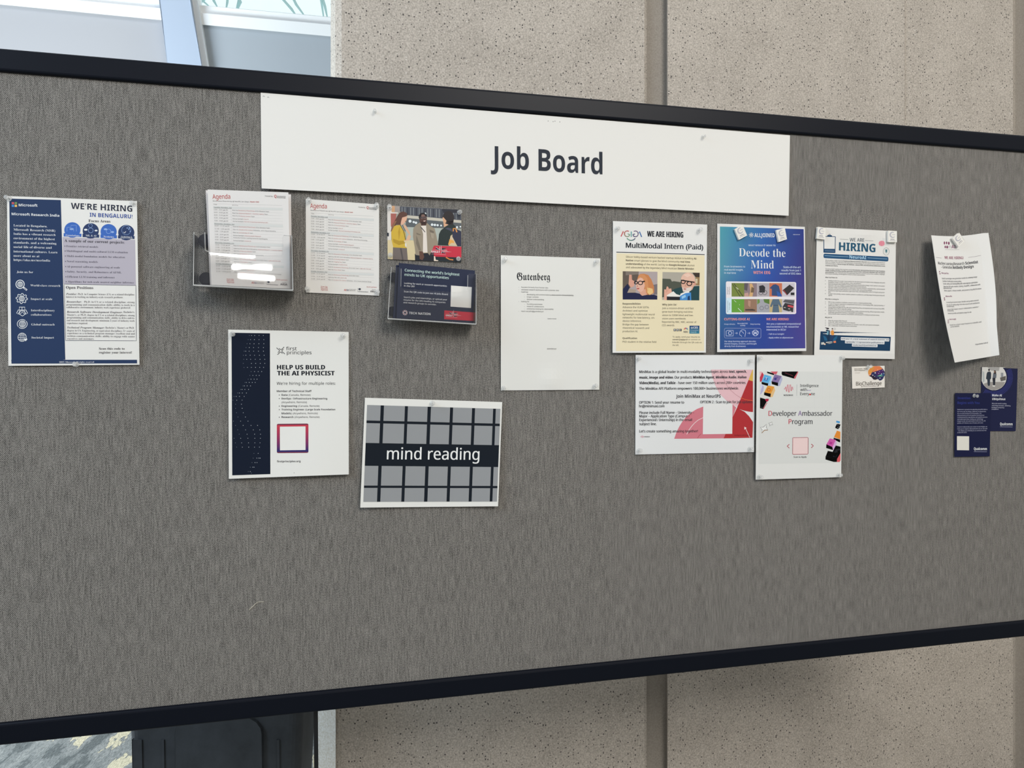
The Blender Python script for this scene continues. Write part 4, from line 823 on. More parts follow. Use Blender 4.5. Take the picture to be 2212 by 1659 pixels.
for k, c in enumerate(((214, 160, 70), (206, 92, 70), (190, 60, 90), (110, 90, 160), (60, 110, 180), (80, 160, 140))):
    a = R_(200 + 28 * k); cx, cy = 1650 + 34 * math.cos(a), 892 + D + 34 * math.sin(a); u, v = math.cos(a) * 20, math.sin(a) * 20
    f.poly('peacock_logo', [(cx - u, cy - v), (cx - v * 0.45 + u * .3, cy + u * 0.45 + v * .3), (cx + u, cy + v), (cx + v * 0.45 + u * .3, cy - u * 0.45 + v * .3)], ink(*c), 2)
f.text('peacock_logo', 'NBC', 1602, 950 + D, 1698, 951 + D, 'bold', ink(60, 60, 64))
f.quad4('award_badge', [(1727, 803 + D), (1932, 803 + D), (1930, 968 + D), (1723, 968 + D)], None, 1.5, 6, lambda s, t: tuple((1 - t) * a + t * b for a, b in zip(ink(38, 66, 118), ink(58, 128, 150))))
f.text('award_badge', 'CES', 1805, 864 + D, 1898, 864 + D, 'bold', INKW, 2.5); f.ring('award_badge', 1775, 848 + D, 16, 8, INKW, 2.5); f.text('award_badge', 'Innovation', 1745, 910 + D, 1910, 910 + D, 'sans', ink(190, 206, 220), 2.5); f.text('award_badge', 'Awards', 1745, 950 + D, 1870, 950 + D, 'sans', ink(190, 216, 220), 2.5)
# portrait photo 1
P_ = 'woman_photo'
f.quad4(P_, [(338, 1115), (1060, 1126), (1056, 262 + D), (338, 260 + D)], ink(172, 160, 160), 1.4, 3)
pl((98, 88, 80), (338, 1115), (672, 1120), (655, 1300), (450, 1500), (430, 1560), (338, 1640), l=1.7, part=P_); pl((126, 116, 108), (400, 1118), (670, 1120), (668, 1180), (400, 1200), l=1.8, part=P_)
pl((166, 150, 134), (470, 1480), (620, 1500), (600, 1560), (430, 1560), l=1.8, part=P_); pl((120, 112, 116), (960, 1400), (1058, 1380), (1056, 1600), (980, 1600), l=1.8, part=P_)
pl((196, 128, 82), (622, 1480), (640, 1290), (660, 1210), (700, 1172), (780, 1165), (870, 1195), (935, 1290), (990, 1440), (992, 1560), (900, 1622), (830, 1610), (700, 1560), l=1.9, part=P_)
pl((214, 160, 138), (690, 1500), (830, 1480), (845, 1600), (742, 1622), (700, 1590), l=2, part=P_); f.disc(P_, 705, 1395, 92, ink(222, 176, 156), 2.1, ry=150)
pl((206, 142, 96), (640, 1290), (690, 1180), (780, 1180), (850, 1260), (880, 1480), (830, 1590), (800, 1420), (770, 1290), (720, 1230), l=2.3, part=P_); pl((226, 190, 130), (850, 1450), (960, 1480), (970, 1560), (900, 1610), (850, 1560), l=2.3, part=P_)
for x, y, r in ((614, 1352, 34), (706, 1357, 46)): f.ring(P_, x, y, r, 17, ink(34, 32, 36), 2.6, ry=r * .8)
f.line(P_, [(745, 1335), (800, 1322)], 26, ink(34, 32, 36), 2.6); pl((172, 84, 84), (630, 1465), (690, 1462), (670, 1490), (640, 1488), l=2.5, part=P_); pl((190, 140, 122), (640, 1390), (660, 1440), (630, 1440), l=2.4, part=P_)
pl((212, 158, 138), (474, 1185), (526, 1188), (530, 1290), (592, 1330), (570, 1430), (505, 1456), (460, 1380), l=2.3, part=P_); f.line(P_, [(512, 1190), (508, 1290)], 6, ink(170, 120, 104), 2.5)
pl((38, 42, 72), (338, 1490), (440, 1372), (480, 1456), (432, 1562), (600, 1560), (690, 1580), (742, 1626), (845, 1606), (980, 1600), (1056, 1625), (1056, 1703), (338, 1701), l=2.2, part=P_)
# portrait photo 2
P_ = 'man_photo'
f.quad4(P_, [(1165, 1130), (1938, 1146), (1928, 278 + D), (1155, 268 + D)], ink(172, 166, 154), 1.4, 3)
pl((82, 86, 76), (1164, 1268), (1330, 1275), (1362, 1330), (1400, 1320), (1560, 1345), (1560, 1560), (1157, 1660), l=1.7, part=P_); pl((66, 56, 50), (1785, 1145), (1938, 1148), (1936, 1240), (1850, 1235), l=1.7, part=P_); pl((150, 122, 86), (1850, 1235), (1936, 1240), (1934, 1410), (1850, 1400), l=1.75, part=P_); pl((206, 190, 160), (1850, 1270), (1895, 1272), (1890, 1370), (1850, 1365), l=1.8, part=P_)
pl((42, 72, 76), (1340, 1530), (1420, 1480), (1560, 1440), (1800, 1430), (1932, 1420), (1929, 1720), (1255, 1715), l=1.9, part=P_)
f.disc(P_, 1694, 1290, 146, ink(224, 184, 164), 2.1, ry=148); pl((214, 168, 148), (1548, 1300), (1850, 1320), (1830, 1400), (1780, 1500), (1700, 1545), (1590, 1535), (1560, 1420), l=2.15, part=P_); pl((216, 204, 196), (1570, 1450), (1640, 1470), (1780, 1440), (1750, 1520), (1690, 1548), (1595, 1540), l=2.2, part=P_); pl((232, 198, 180), (1600, 1190), (1700, 1160), (1760, 1200), (1680, 1240), l=2.2, part=P_)
pl((186, 110, 104), (1600, 1470), (1660, 1480), (1650, 1500), (1605, 1495), l=2.4, part=P_); f.disc(P_, 1838, 1372, 20, ink(208, 150, 132), 2.2, ry=40); pl((196, 146, 128), (1640, 1370), (1660, 1430), (1625, 1430), l=2.3, part=P_)
for x, y, r in ((1594, 1335, 42), (1722, 1372, 50)): f.ring(P_, x, y, r, 18, ink(30, 30, 34), 2.6, ry=r * .84)
f.line(P_, [(1548, 1300), (1830, 1345)], 22, ink(30, 30, 34), 2.7); 
pl((220, 168, 148), (1200, 1490), (1240, 1495), (1248, 1450), (1262, 1425), (1290, 1450), (1300, 1480), (1345, 1470), (1360, 1550), (1280, 1620), (1258, 1715), (1196, 1712), l=2.2, part=P_); f.line(P_, [(1290, 1450), (1270, 1540)], 6, ink(176, 124, 106), 2.4); f.line(P_, [(1245, 1495), (1240, 1560)], 6, ink(176, 124, 106), 2.4)
pl((232, 228, 222), (1255, 1612), (1390, 1530), (1450, 1590), (1530, 1615), (1540, 1580), (1640, 1540), (1720, 1525), (1722, 1560), (1530, 1645), (1255, 1640), l=2.4, part=P_); pl((40, 40, 46), (1255, 1638), (1528, 1650), (1525, 1716), (1253, 1712), l=2.5, part=P_)
pl((72, 138, 202), (1530, 1630), (1640, 1570), (1756, 1555), (1762, 1718), (1526, 1716), l=2.5, part=P_); pl((150, 196, 228), (1560, 1640), (1640, 1600), (1650, 1650), (1570, 1690), l=2.6, part=P_); pl((30, 60, 100), (1690, 1640), (1730, 1620), (1735, 1716), (1685, 1716), l=2.6, part=P_)
f.done({'cream_panel': ['woman_photo', 'man_photo', 'broadcaster_logo', 'peacock_logo', 'award_badge']})

# ---------------------------------------------------------------- blue poster
f = Flyer('job_flyer', 'glossy blue poster with white border about decoding the mind, held by two tile pins', 'flyer', [(1549.5, 483), (1738.6, 490), (1741.7, 758.1), (1549.2, 760.5)], 0.002,
          dfn=lambda s, t: 0.010 * t ** 2 * (0.7 + 0.3 * s), mat=M_GLOSS)
f.sheet(ink(222, 221, 219)); f.zoom(1540, 480, 10.533); D = 1474.7
gk = {(0, 0): (74, 152, 166), (0, .35): (84, 146, 166), (0, .65): (52, 104, 146), (0, 1): (38, 74, 136), (.5, 0): (50, 104, 168), (.5, .35): (44, 88, 168), (.5, .65): (36, 66, 150), (.5, 1): (42, 66, 142), (1, 0): (42, 56, 128), (1, .35): (56, 54, 124), (1, .65): (74, 58, 132), (1, 1): (70, 66, 138)}
def gradc(s, t):
    ts = (0, .35, .65, 1); j = min(2, sum(t >= x for x in ts[1:])); k = (t - ts[j]) / (ts[j + 1] - ts[j]); i = 0 if s < .5 else .5; a = (s - i) / .5
    g = lambda c, tt: np.array(gk[(c, tt)], float)
    c = (1 - k) * ((1 - a) * g(i, ts[j]) + a * g(i + .5, ts[j])) + k * ((1 - a) * g(i, ts[j + 1]) + a * g(i + .5, ts[j + 1])); return ink(*c)
f.quad4('blue_field', [(160, 98), (2065, 158), (2104, 1395 + D), (158, 1418 + D)], None, 1, 24, gradc)
for k in range(8):
    a = R_(45 * k); c, s_ = math.cos(a), math.sin(a); f.line('logo', [(873 + 10 * c, 290 + 10 * s_), (873 + 40 * c, 290 + 40 * s_)], 11, INKW, 2)
    f.disc('logo', 873 + 50 * math.cos(a + .25), 290 + 50 * math.sin(a + .25), 8, INKW, 2, seg=8)
f.text('logo', 'ALLJOINED', 945, 340, 1405, 342, 'bold', INKW, h=125)
f.text('blue_field', 'alljoined.com', 1825, 290, 1980, 291, 'bold', ink(200, 206, 226)); f.text('blue_field', 'WHAT WOULD IT MEAN TO', 808, 543, 1425, 548, 'bold', ink(188, 204, 226))
f.text('heading', 'Decode the', 592, 776, 1652, 792, 'serif', INKW, h=275); f.text('heading_second_line', 'Mind', 864, 1052, 1388, 1056, 'serif', INKW, h=275)
f.text('subheading', 'WITH EEG', 918, 1175, 1305, 1178, 'bold', ink(232, 148, 138))
for t, x, y, x1 in (('From brainwaves to', 258, 1027, 733), ('real-world insight,', 258, 1100, 690), ('in real time', 258, 1172, 525), ('State-of-the-art', 1600, 1043, 1998), ('results from just 1', 1557, 1115, 2000), ('second of EEG data', 1517, 1188, 1998)): f.text('blue_field', t, x, y, x1, y + 3, 'sans', ink(206, 220, 234), wt=0.03)
CP = 'picture_grid'
f.rrect(CP, [(295, 1346), (1895, 1362), (1895, 615 + D), (297, 618 + D)], 40, ink(226, 222, 226), 1.5); f.quad4(CP, [(300, 245 + D), (430, 245 + D), (432, 600 + D), (310, 604 + D)], ink(204, 226, 240), 1.7, 1); f.quad4(CP, [(1865, 245 + D), (1893, 245 + D), (1893, 590 + D), (1600, 600 + D)], ink(236, 214, 226), 1.65, 1)
for t, x, y0, y1 in (('Original', 348, 1640, 1480), ('Stimulus', 392, 1645, 1470), ('Reconstruction', 348, 570 + D, 310 + D), ('from EEG', 392, 520 + D, 355 + D)): f.text(CP, t, x, y0, x, y1, 'sans', ink(86, 88, 96), 2.2)
A0, A1, B0, B1 = 1383, 218 + D, 275 + D, 577 + D
for i, (c1, c2) in enumerate((((116, 130, 62), (98, 154, 58)), ((138, 120, 126), (146, 114, 94)), ((172, 164, 170), (160, 160, 168)), ((196, 112, 82), (190, 170, 126)), ((196, 190, 198), (190, 186, 194)))):
    x0, x1 = 425 + i * 287, 425 + (i + 1) * 287; f.quad4(CP, [(x0, A0), (x1, A0 + 3), (x1, A1), (x0, A1)], ink(*c1), 1.9, 1); f.quad4(CP, [(x0, B0), (x1, B0), (x1, B1), (x0, B1)], ink(*c2), 1.9, 1)
f.line(CP, [(440, 1400), (620, A1)], 12, ink(52, 50, 44), 2.2); f.line(CP, [(478, 1395), (690, A1)], 16, ink(62, 58, 50), 2.2); f.line(CP, [(530, 1480), (580, 1530)], 14, ink(210, 206, 190), 2.3)
f.line(CP, [(480, 300 + D), (530, 345 + D)], 8, INKW, 2.2); f.line(CP, [(570, 480 + D), (652, 560 + D)], 10, INKW, 2.2); f.disc(CP, 605, 405 + D, 8, INKW, 2.2, seg=8)
pl((206, 166, 116), (830, 1400), (890, 1395), (930, 1500), (900, A1), (820, A1), (850, 1560), l=2.2, part=CP); pl((112, 92, 70), (880, 1470), (940, 1500), (930, 1600), (860, 1600), l=2.3, part=CP); pl((190, 150, 140), (715, 1620), (800, 1600), (820, A1), (715, A1), l=2.2, part=CP); pl((92, 84, 90), (712, 1390), (800, 1388), (780, 1560), (712, 1540), l=2.1, part=CP)
pl((64, 56, 54), (735, 505 + D), (900, 500 + D), (965, 520 + D), (960, 540 + D), (735, 535 + D), l=2.2, part=CP); pl((178, 140, 120), (800, 300 + D), (860, 320 + D), (850, 460 + D), (800, 420 + D), l=2.1, part=CP)
pl((44, 44, 50), (1050, 1450), (1140, 1430), (1190, 1480), (1180, 1600), (1060, 1600), l=2.2, part=CP)
for x in (1090, 1180): f.ring(CP, x, 1600, 48, 10, ink(70, 66, 70), 2.3)
pl((110, 140, 70), (1010, B0), (1060, B0), (1070, 350 + D), (1008, 400 + D), l=2.1, part=CP); pl((88, 120, 56), (1150, B0), (1285, B0), (1285, 390 + D), (1170, 350 + D), l=2.1, part=CP)
for x, y in ((1110, 480 + D), (1225, 455 + D)): f.ring(CP, x, y, 42, 8, ink(92, 92, 104), 2.3)
pl((52, 74, 116), (1290, 1500), (1370, 1420), (1430, 1410), (1500, 1450), (1560, 1680), (1340, 1670), (1340, 1520), l=2.2, part=CP); pl((46, 88, 160), (1450, 1560), (1560, 1640), (1570, A1), (1470, A1), l=2.3, part=CP)
pl((84, 104, 122), (1360, B0), (1500, B0), (1570, 450 + D), (1540, 470 + D), (1490, 390 + D), (1510, B1), (1350, B1), (1370, 390 + D), (1330, 460 + D), (1300, 440 + D), l=2.2, part=CP); f.line(CP, [(1370, 415 + D), (1490, 415 + D)], 10, ink(58, 70, 84), 2.3)
pl((50, 46, 48), (1580, 1550), (1745, 1420), (1850, 1500), (1690, 1660), l=2.2, part=CP); pl((150, 60, 64), (1590, 1540), (1620, 1545), (1690, 1650), (1680, 1662), l=2.3, part=CP); pl((40, 40, 44), (1770, 1600), (1855, 1600), (1855, 1660), (1770, 1660), l=2.3, part=CP)
pl((86, 86, 90), (1590, 340 + D), (1640, 285 + D), (1858, 300 + D), (1840, 390 + D), l=2.2, part=CP); pl((52, 52, 56), (1585, 450 + D), (1640, 360 + D), (1840, 400 + D), (1820, 575 + D), (1600, 520 + D), l=2.15, part=CP); pl((200, 76, 84), (1705, 405 + D), (1835, 430 + D), (1825, 475 + D), (1700, 445 + D), l=2.4, part=CP)
for x, y in ((1635, 465), (1735, 495), (1765, 550)): pl((210, 206, 200), (x - 22, y - 8 + D), (x + 22, y - 2 + D), (x + 22, y + 10 + D), (x - 22, y + 6 + D), l=2.4, part=CP)
OR = ink(230, 150, 140)
f.text('edge_section', 'CUTTING-EDGE AI', 258, 757 + D, 838, 757 + D, 'bold', OR); f.text('hiring_section', 'WE ARE HIRING!', 1215, 757 + D, 1730, 757 + D, 'bold', OR)
LB = ink(196, 204, 232)
for t, x, y, x1 in (('Image stimulus', 258, 857, 503), ('Recorded EEG', 560, 843, 790), ('activity', 620, 888, 737), ('Deep learning', 852, 857, 1072), ('Our deep learning approach decodes', 262, 1252, 975), ('mental imagery, emotion, and thought', 262, 1306, 995), ('directly from brainwaves', 262, 1363, 747)): f.text('edge_section', t, x, y + D, x1, y + D, 'sans', LB, wt=0.04)
for t, x, y, x1 in (('Are you a talented computational', 1218, 856, 1995), ('neuroscientist or ML researcher', 1218, 923, 1957), ('interested in BCIs?', 1220, 990, 1660), ('- Talk to us tonight!', 1247, 1085, 1615), ('- Apply online at alljoined.com', 1247, 1168, 1825)): f.text('hiring_section', t, x, y + D, x1, y + D, 'sans', LB, wt=0.04)
E_ = 'edge_section'
f.rrect(E_, [(262, 935 + D), (1093, 942 + D), (1093, 1165 + D), (262, 1162 + D)], 40, ink(170, 178, 214), 2, 6); f.line(E_, [(302, 1000 + D), (340, 988 + D), (462, 988 + D), (462, 1112 + D), (302, 1112 + D)], 11, LB, 2, True); f.ring(E_, 390, 1048 + D, 38, 11, LB, 2)
for x in (500, 788): f.line(E_, [(x, 1050 + D), (x + 55, 1050 + D)], 7, LB, 2); f.line(E_, [(x + 35, 1028 + D), (x + 58, 1050 + D), (x + 35, 1072 + D)], 7, LB, 2)
f.line(E_, [(655, 1130 + D), (640, 1100 + D), (612, 1095 + D), (605, 1060 + D), (620, 1010 + D), (650, 978 + D), (690, 970 + D), (735, 985 + D), (748, 1030 + D), (735, 1085 + D), (728, 1130 + D)], 9, LB, 2); f.line(E_, [(640, 1000 + D), (680, 1030 + D), (700, 1060 + D)], 9, LB, 2)
f.ring(E_, 966, 1044 + D, 66, 9, LB, 2); f.line(E_, [(888, 1044 + D), (966, 975 + D), (1046, 1044 + D), (966, 1113 + D)], 6, LB, 2, True)
for k in (-30, 0, 30): f.line(E_, [(915 + k, 1010 + D), (1015 + k * .3, 1080 + D)], 6, LB, 2); f.line(E_, [(1015 + k, 1010 + D), (915 + k * .3, 1080 + D)], 6, LB, 2)
f.done({'blue_field': ['logo', 'heading', 'heading_second_line', 'subheading', 'picture_grid', 'edge_section', 'hiring_section']})

# ---------------------------------------------------------------- white hiring sheet, teal heading
f = Flyer('job_flyer', 'white hiring sheet with teal heading and navy footer, right of the blue poster', 'flyer', [(1764.5, 490.5), (1935.5, 499.5), (1932.7, 775.6), (1758.6, 773)], 0.0018,
          dfn=lambda s, t: 0.010 * np.maximum(0, t - 0.82) * 5.5 * (0.25 + 0.75 * s) * np.cos(np.maximum(0, t - 0.82) * 7) + 0.002 * t + 0.002 * np.exp(-((s - .6) ** 2 / .02 + (t - .03) ** 2 / .004)))
f.sheet(ink(224, 222, 218)); f.zoom(1750, 480, 10.37); D = 1555.5; TL = ink(44, 88, 114); NV = ink(28, 60, 90)
CB = 'clipboard_icon'
f.rrect(CB, [(300, 312), (572, 318), (565, 690), (298, 682)], 14, ink(40, 74, 108), 1); f.quad4(CB, [(316, 326), (556, 332), (552, 598), (314, 594)], ink(224, 223, 220), 1.4, 1)
pl((40, 74, 108), (380, 312), (390, 290), (415, 284), (460, 288), (485, 294), (495, 318), l=1.5, part=CB); f.ring(CB, 436, 282, 16, 8, ink(60, 90, 120), 1.6); f.line(CB, [(330, 640), (545, 648)], 9, ink(140, 164, 186), 2)
f.text('heading', 'WE ARE', 888, 430, 1213, 439, 'sans', ink(96, 104, 112), h=108, wt=0.02); f.line('heading', [(670, 378), (858, 388)], 6, ink(120, 126, 130), 2); f.line('heading', [(1230, 408), (1415, 418)], 6, ink(120, 126, 130), 2)
f.text('heading', 'HIRING', 645, 632, 1455, 672, 'bold', TL, h=258, wt=0.03)
BR_ = 'brain_picture'
f.quad4(BR_, [(1612, 355), (1745, 362), (1780, 525), (1660, 515)], ink(214, 214, 212), 1.2, 1); f.poly(BR_, [(1540, 450), (1560, 425), (1600, 415), (1650, 422), (1672, 460), (1668, 500), (1640, 530), (1590, 535), (1550, 515), (1534, 480)], ink(224, 144, 158), 1.6)
for q in ([(1606, 418), (1598, 450), (1608, 490), (1600, 534)], [(1555, 440), (1575, 470), (1556, 505)], [(1648, 440), (1634, 475), (1650, 505)]): f.line(BR_, q, 5, ink(196, 108, 126), 2)
f.ring('shield_emblem', 1705, 655, 66, 12, ink(176, 180, 178), 1.5, ry=82); f.poly('shield_emblem', [(1672, 605), (1740, 608), (1738, 670), (1705, 708), (1674, 672)], ink(190, 200, 200), 1.6); f.poly('shield_emblem', [(1690, 612), (1722, 614), (1720, 662), (1705, 685), (1692, 662)], ink(60, 110, 120), 1.8)
f.rrect('title_bar', [(300, 703), (1753, 775), (1753, 880), (300, 802)], 36, ink(44, 84, 120), 1); f.text('title_bar', 'NeuroAI', 880, 810, 1255, 830, 'bold', ink(172, 208, 232), h=100)
f.line('title_bar', [(322, 750), (860, 776)], 7, ink(172, 208, 232), 2); f.line('title_bar', [(1290, 797), (1728, 826)], 7, ink(172, 208, 232), 2)
BT = 'body_text'; C = ink(112, 112, 112)
def bl_(t, x, y, x1, b_=0, dd=0, bul=0):
    f.text(BT, t, x, y + dd, x1, font='bold' if b_ else 'sans', col=C, h=37)
    if bul: f.disc(BT, 342, y + dd - 14, 7, C, 2, seg=6)
B = lambda t: (t, C, 'bold')
S_ = lambda t: (t, C, 'sans')
bl_([S_('We are seeking a highly motivated '), B('Postdoctoral Research Scientist in NeuroAI'), S_(' to join our group at the University of')], 343, 864, 1678)
bl_('Rome Tor Vergata. You will work at the intersection of neuroscience, AI, and cognitive science within a dynamic', 343, 902, 1678)
bl_([S_('environment linked to '), B('Horizon Europe, EIC Pathfinder, national PNRR, and international collaborations across')], 343, 940, 1678); bl_('academia and industry.', 343, 980, 625, 1)
bl_([S_('Our group builds machines that map brain activity '), B('into semantic representations learned by large foundation')], 343, 1056, 1676); bl_('models, enabling decoding, encoding, generative reconstruction, multimodal alignment, and cross-species', 343, 1092, 1676, 1)
bl_([B('generalization'), S_('. Your work will drive next-generation NeuroAI research across vision, audition, language,')], 343, 1129, 1674); bl_('brain-inspired decoding, and the algebraic structure of latent representations.', 343, 1164, 1235)
bl_("What You'll Work On", 340, 1247, 608, 1)
for y, x1, t, bu in ((1322, 1675, 'Develop models that project neural activity into the latent spaces of modern vision, language, and audio', 1), (1360, 1145, 'foundation models to study perception, action, and semantics.', 0), (1397, 1673, 'Build decoding/encoding pipelines enabling generative reconstruction (images, music, speech), cross-subject', 1), (1434, 1263, 'alignment, and cross-modality translation across diverse neural datasets.', 0),
                 (1470, 1672, 'Use these models to test hypotheses on abstraction, invariance structure, compositionality, representational', 1), (1507, 1388, 'geometry, and shared latent structure across species, tasks, and recording methods.', 0), (1544, 1670, 'Contribute to high-impact publications, open-source tools, and collaborations within Tor Vergata and partner', 1), (1577, 465, 'labs.', 0), (1614, 1668, 'Engage in lab activities, mentor students, present at conferences, and help shape the long-term NeuroAI', 1), (1650, 497, 'agenda.', 0),
                 (245 + D, 1380, 'PhD (or near completion) in AI/physics, computer science, or related quantitative fields.', 1), (285 + D, 1668, '2+ years of research experience in computational neuroscience, neuroimaging, AI/ML, signal processing, or', 1), (322 + D, 778, 'related areas (PhD years count).', 0), (360 + D, 1667, 'Strong Python and deep learning skills (PyTorch/JAX/TensorFlow) and experience with real neural data (fMRI,', 1), (397 + D, 930, 'EEG/MEG, ECoG, DTI) or multi-unit settings.', 0),
                 (435 + D, 1665, 'Background in at least one of: encoding/decoding models, contrastive learning, diffusion/generative models,', 1), (472 + D, 1190, 'multimodal representation learning, or topographic brain modelling.', 0), (509 + D, 1555, 'Strong scientific culture, autonomy, communication, and enthusiasm for bridging AI and brain science.', 1), (660 + D, 828, 'Shape the emerging field of NeuroAI.', 1), (697 + D, 1012, 'Access HPC, GPUs, and large-scale neural datasets.', 1), (735 + D, 1550, 'Work on EU-funded projects in neuroscience, AI, neurotech, music, BCIs, and cognitive technologies.', 1), (772 + D, 1050, 'Join a collaborative, international research environment.', 1)):
    bl_(t, 408, y, x1, 0, 0, bu)
bl_("What We're Looking For", 333, 175 + D, 643, 1); bl_('Why Join Us', 333, 588 + D, 487, 1)
FB = 'footer_band'
f.quad4(FB, [(232, 890 + D), (1812, 930 + D), (1790, 1328 + D), (210, 1300 + D)], NV, 1)
for q in ([(688, 1018), (1775, 1047), (1771, 1116), (686, 1088)], [(782, 1085), (1668, 1110), (1664, 1180), (780, 1158)], [(938, 1165), (1512, 1182), (1508, 1245), (936, 1228)]): f.rrect(FB, [(x, y + D) for x, y in q], 12, ink(218, 219, 220), 1.6)
f.text(FB, 'Send your CV, a brief statement of research interests, and', 697, 1068 + D, 1760, 1092 + D, 'bold', ink(44, 66, 92), 2.4); f.text(FB, '(optionally) 1-2 representative publications to:', 795, 1140 + D, 1650, 1158 + D, 'bold', ink(44, 66, 92), 2.4); f.text(FB, 'nicola.toschi@uniroma2.eu', 958, 1212 + D, 1482, 1224 + D, 'bold', ink(44, 66, 92), 2.4)
PC = 'people_picture'
for c, q in (((36, 92, 130), [(290, 985), (340, 1000), (380, 1060), (385, 1105), (320, 1090)]), ((36, 92, 130), [(612, 985), (560, 1010), (520, 1060), (505, 1110), (560, 1100), (600, 1050)]), ((120, 168, 186), [(382, 880), (415, 875), (412, 960), (375, 970)]), ((30, 52, 76), [(345, 870), (375, 848), (440, 870), (440, 1000), (420, 1110), (390, 1110), (395, 900)]),
             ((44, 40, 48), [(332, 800), (420, 815), (425, 840), (380, 840)]), ((222, 150, 74), [(470, 880), (500, 862), (530, 880), (540, 950), (525, 975), (480, 975), (462, 920)]), ((40, 62, 96), [(455, 965), (530, 975), (520, 1110), (440, 1110)]), ((206, 196, 186), [(440, 880), (465, 875), (460, 960), (440, 930)]), ((64, 48, 50), [(485, 820), (510, 820), (512, 850), (488, 850)]), ((226, 190, 170), [(500, 840), (520, 840), (515, 870), (495, 868)]),
             ((196, 196, 190), [(245, 1140), (310, 1130), (320, 1180), (250, 1190)]), ((226, 200, 180), [(310, 1150), (350, 1165), (340, 1195), (308, 1190)]), ((220, 218, 212), [(350, 1130), (480, 1118), (540, 1140), (440, 1165), (360, 1160)]), ((222, 130, 92), [(520, 1110), (575, 1100), (582, 1145), (530, 1150)]), ((36, 34, 40), [(320, 1150), (520, 1130), (530, 1145), (330, 1165)])):
    f.poly(PC, [(x, y + D) for x, y in q], ink(*c), 2.0 + 0.1 * (q[0][0] % 7))
f.ring(PC, 550, 835 + D, 20, 4, ink(120, 120, 124), 2); f.done({'footer_band': ['people_picture']})

# ---------------------------------------------------------------- pink and red landscape sheet
f = Flyer('job_flyer', 'landscape white sheet with pink and red circles, below the cream intern flyer', 'flyer', [(1373, 766.6), (1630.6, 767), (1629, 976.6), (1372.3, 981.9)], 0.003,
          dfn=lambda s, t: 0.003 * np.sin(3.14 * t) * np.sin(3.14 * s))
f.sheet(ink(222, 223, 223)); f.zoom(1360, 760, 7.9); D = 869; CA = 'circle_art'
for c, q, l in (((224, 184, 190), [(1390, 303), (2095, 305), (2030, 480), (1840, 940), (1760, 900), (1650, 830), (1540, 720), (1460, 570), (1410, 430)], 1), ((206, 122, 134), [(762, 1484), (790, 1400), (840, 1290), (900, 1190), (980, 1095), (1060, 1030), (1150, 975), (1255, 935), (1760, 900), (1820, 950), (1760, 1110), (1640, 1390), (1605, 1476)], 1.3),
                ((218, 176, 86), [(2097, 305), (2107, 306), (2105, 502), (2065, 492), (2030, 480)], 1.3), ((174, 52, 56), [(2030, 480), (2065, 492), (2105, 502), (2106, 1027), (2040, 1022), (1960, 1005), (1868, 978), (1960, 1020), (2040, 1100), (2107, 1200), (2097, 1466), (1605, 1477), (1760, 1110), (1840, 940)], 1.5)):
    f.poly(CA, q, ink(*c), l)
pts = [(1555, 303), (1572, 370), (1600, 450), (1650, 560), (1730, 660), (1810, 730), (1890, 782)]; f.line(CA, pts, 4, ink(168, 96, 108), 1.8); f.line(CA, [(1890, 782), (1950, 805), (2020, 825), (2104, 835)], 8, ink(214, 110, 66), 1.8)
f.line(CA, [(975, 540 + D), (1010, 470 + D), (1060, 400 + D), (1110, 345 + D), (1170, 295 + D), (1255, 255 + D)], 10, ink(228, 210, 212), 1.8); f.line(CA, [(1160, 604 + D), (1180, 570 + D), (1215, 532 + D)], 6, ink(160, 62, 72), 1.8)
f.line(CA, [(2050, 592 + D), (1985, 450 + D)], 9, ink(230, 206, 206), 1.9); f.poly(CA, [(1958, 408 + D), (1998, 432 + D), (1960, 460 + D)], ink(232, 214, 214), 1.9); f.line(CA, [(1757, 308), (1842, 480)], 9, ink(232, 208, 212), 1.9); f.poly(CA, [(1825, 490), (1868, 478), (1865, 520)], ink(232, 212, 214), 1.9)
f.quad4('white_code_tile', [(1257, 25 + D), (1757, 22 + D), (1752, 530 + D), (1250, 538 + D)], ink(225, 225, 224), 2.2, 2)
BT = 'body_text'; C = ink(58, 58, 64); CB_ = lambda t: (t, C, 'bold')
for sg, x, y, x1 in (([('MiniMax is a global leader in multi-modality technologies across ', C), CB_('text, speech,')], 165, 362, 1995), ([CB_('music, image and video.'), (' Our products ', C), CB_('MiniMax Agent, MiniMax Audio, Hailuo')], 165, 458, 1993), ([CB_('Video(Media), and Talkie'), (' - have over 150 million users across 200+ countries.', C)], 165, 552, 1985), ([('The MiniMax API Platform empowers 100,000+ businessees worldwide.', C)], 163, 648, 1860),
                 ([('OPTION 1: Send your resume to', C)], 163, 885, 928), ([('OPTION 2 : Scan to join for job updates', C)], 1205, 878, 2097), ([('hr@minimaxi.com', C)], 162, 78 + D, 593), ([('Please include Full Name – University –', C)], 165, 190 + D, 1100), ([('Major – Application Type (Campus /', C)], 165, 250 + D, 1020), ([('Experienced / Internship) in the email', C)], 165, 314 + D, 1063), ([('subject line.', C)], 165, 383 + D, 457), ([("Let's create something amazing together!", C)], 165, 508 + D, 1163)):
    f.text(BT, sg, x, y, x1, y - (x1 - x) * 0.003, layer=3, h=62, wt=0.05)
f.text('heading', 'Join MiniMax at NeurIPS', 795, 785, 1555, 783, 'bold', C, 3, h=78); f.text('logo', 'MINIMAX', 250, 588 + D, 348, 588 + D, 'bold', C, 2); f.text(CA, 'Intelligence with Everyone', 1787, 563 + D, 2068, 561 + D, 'bold', ink(96, 30, 36), 2)
f.line('logo', [(186, 575 + D), (196, 590 + D), (205, 560 + D), (212, 600 + D), (220, 556 + D), (227, 598 + D), (234, 566 + D), (241, 588 + D)], 8, ink(206, 120, 140), 2); f.done()

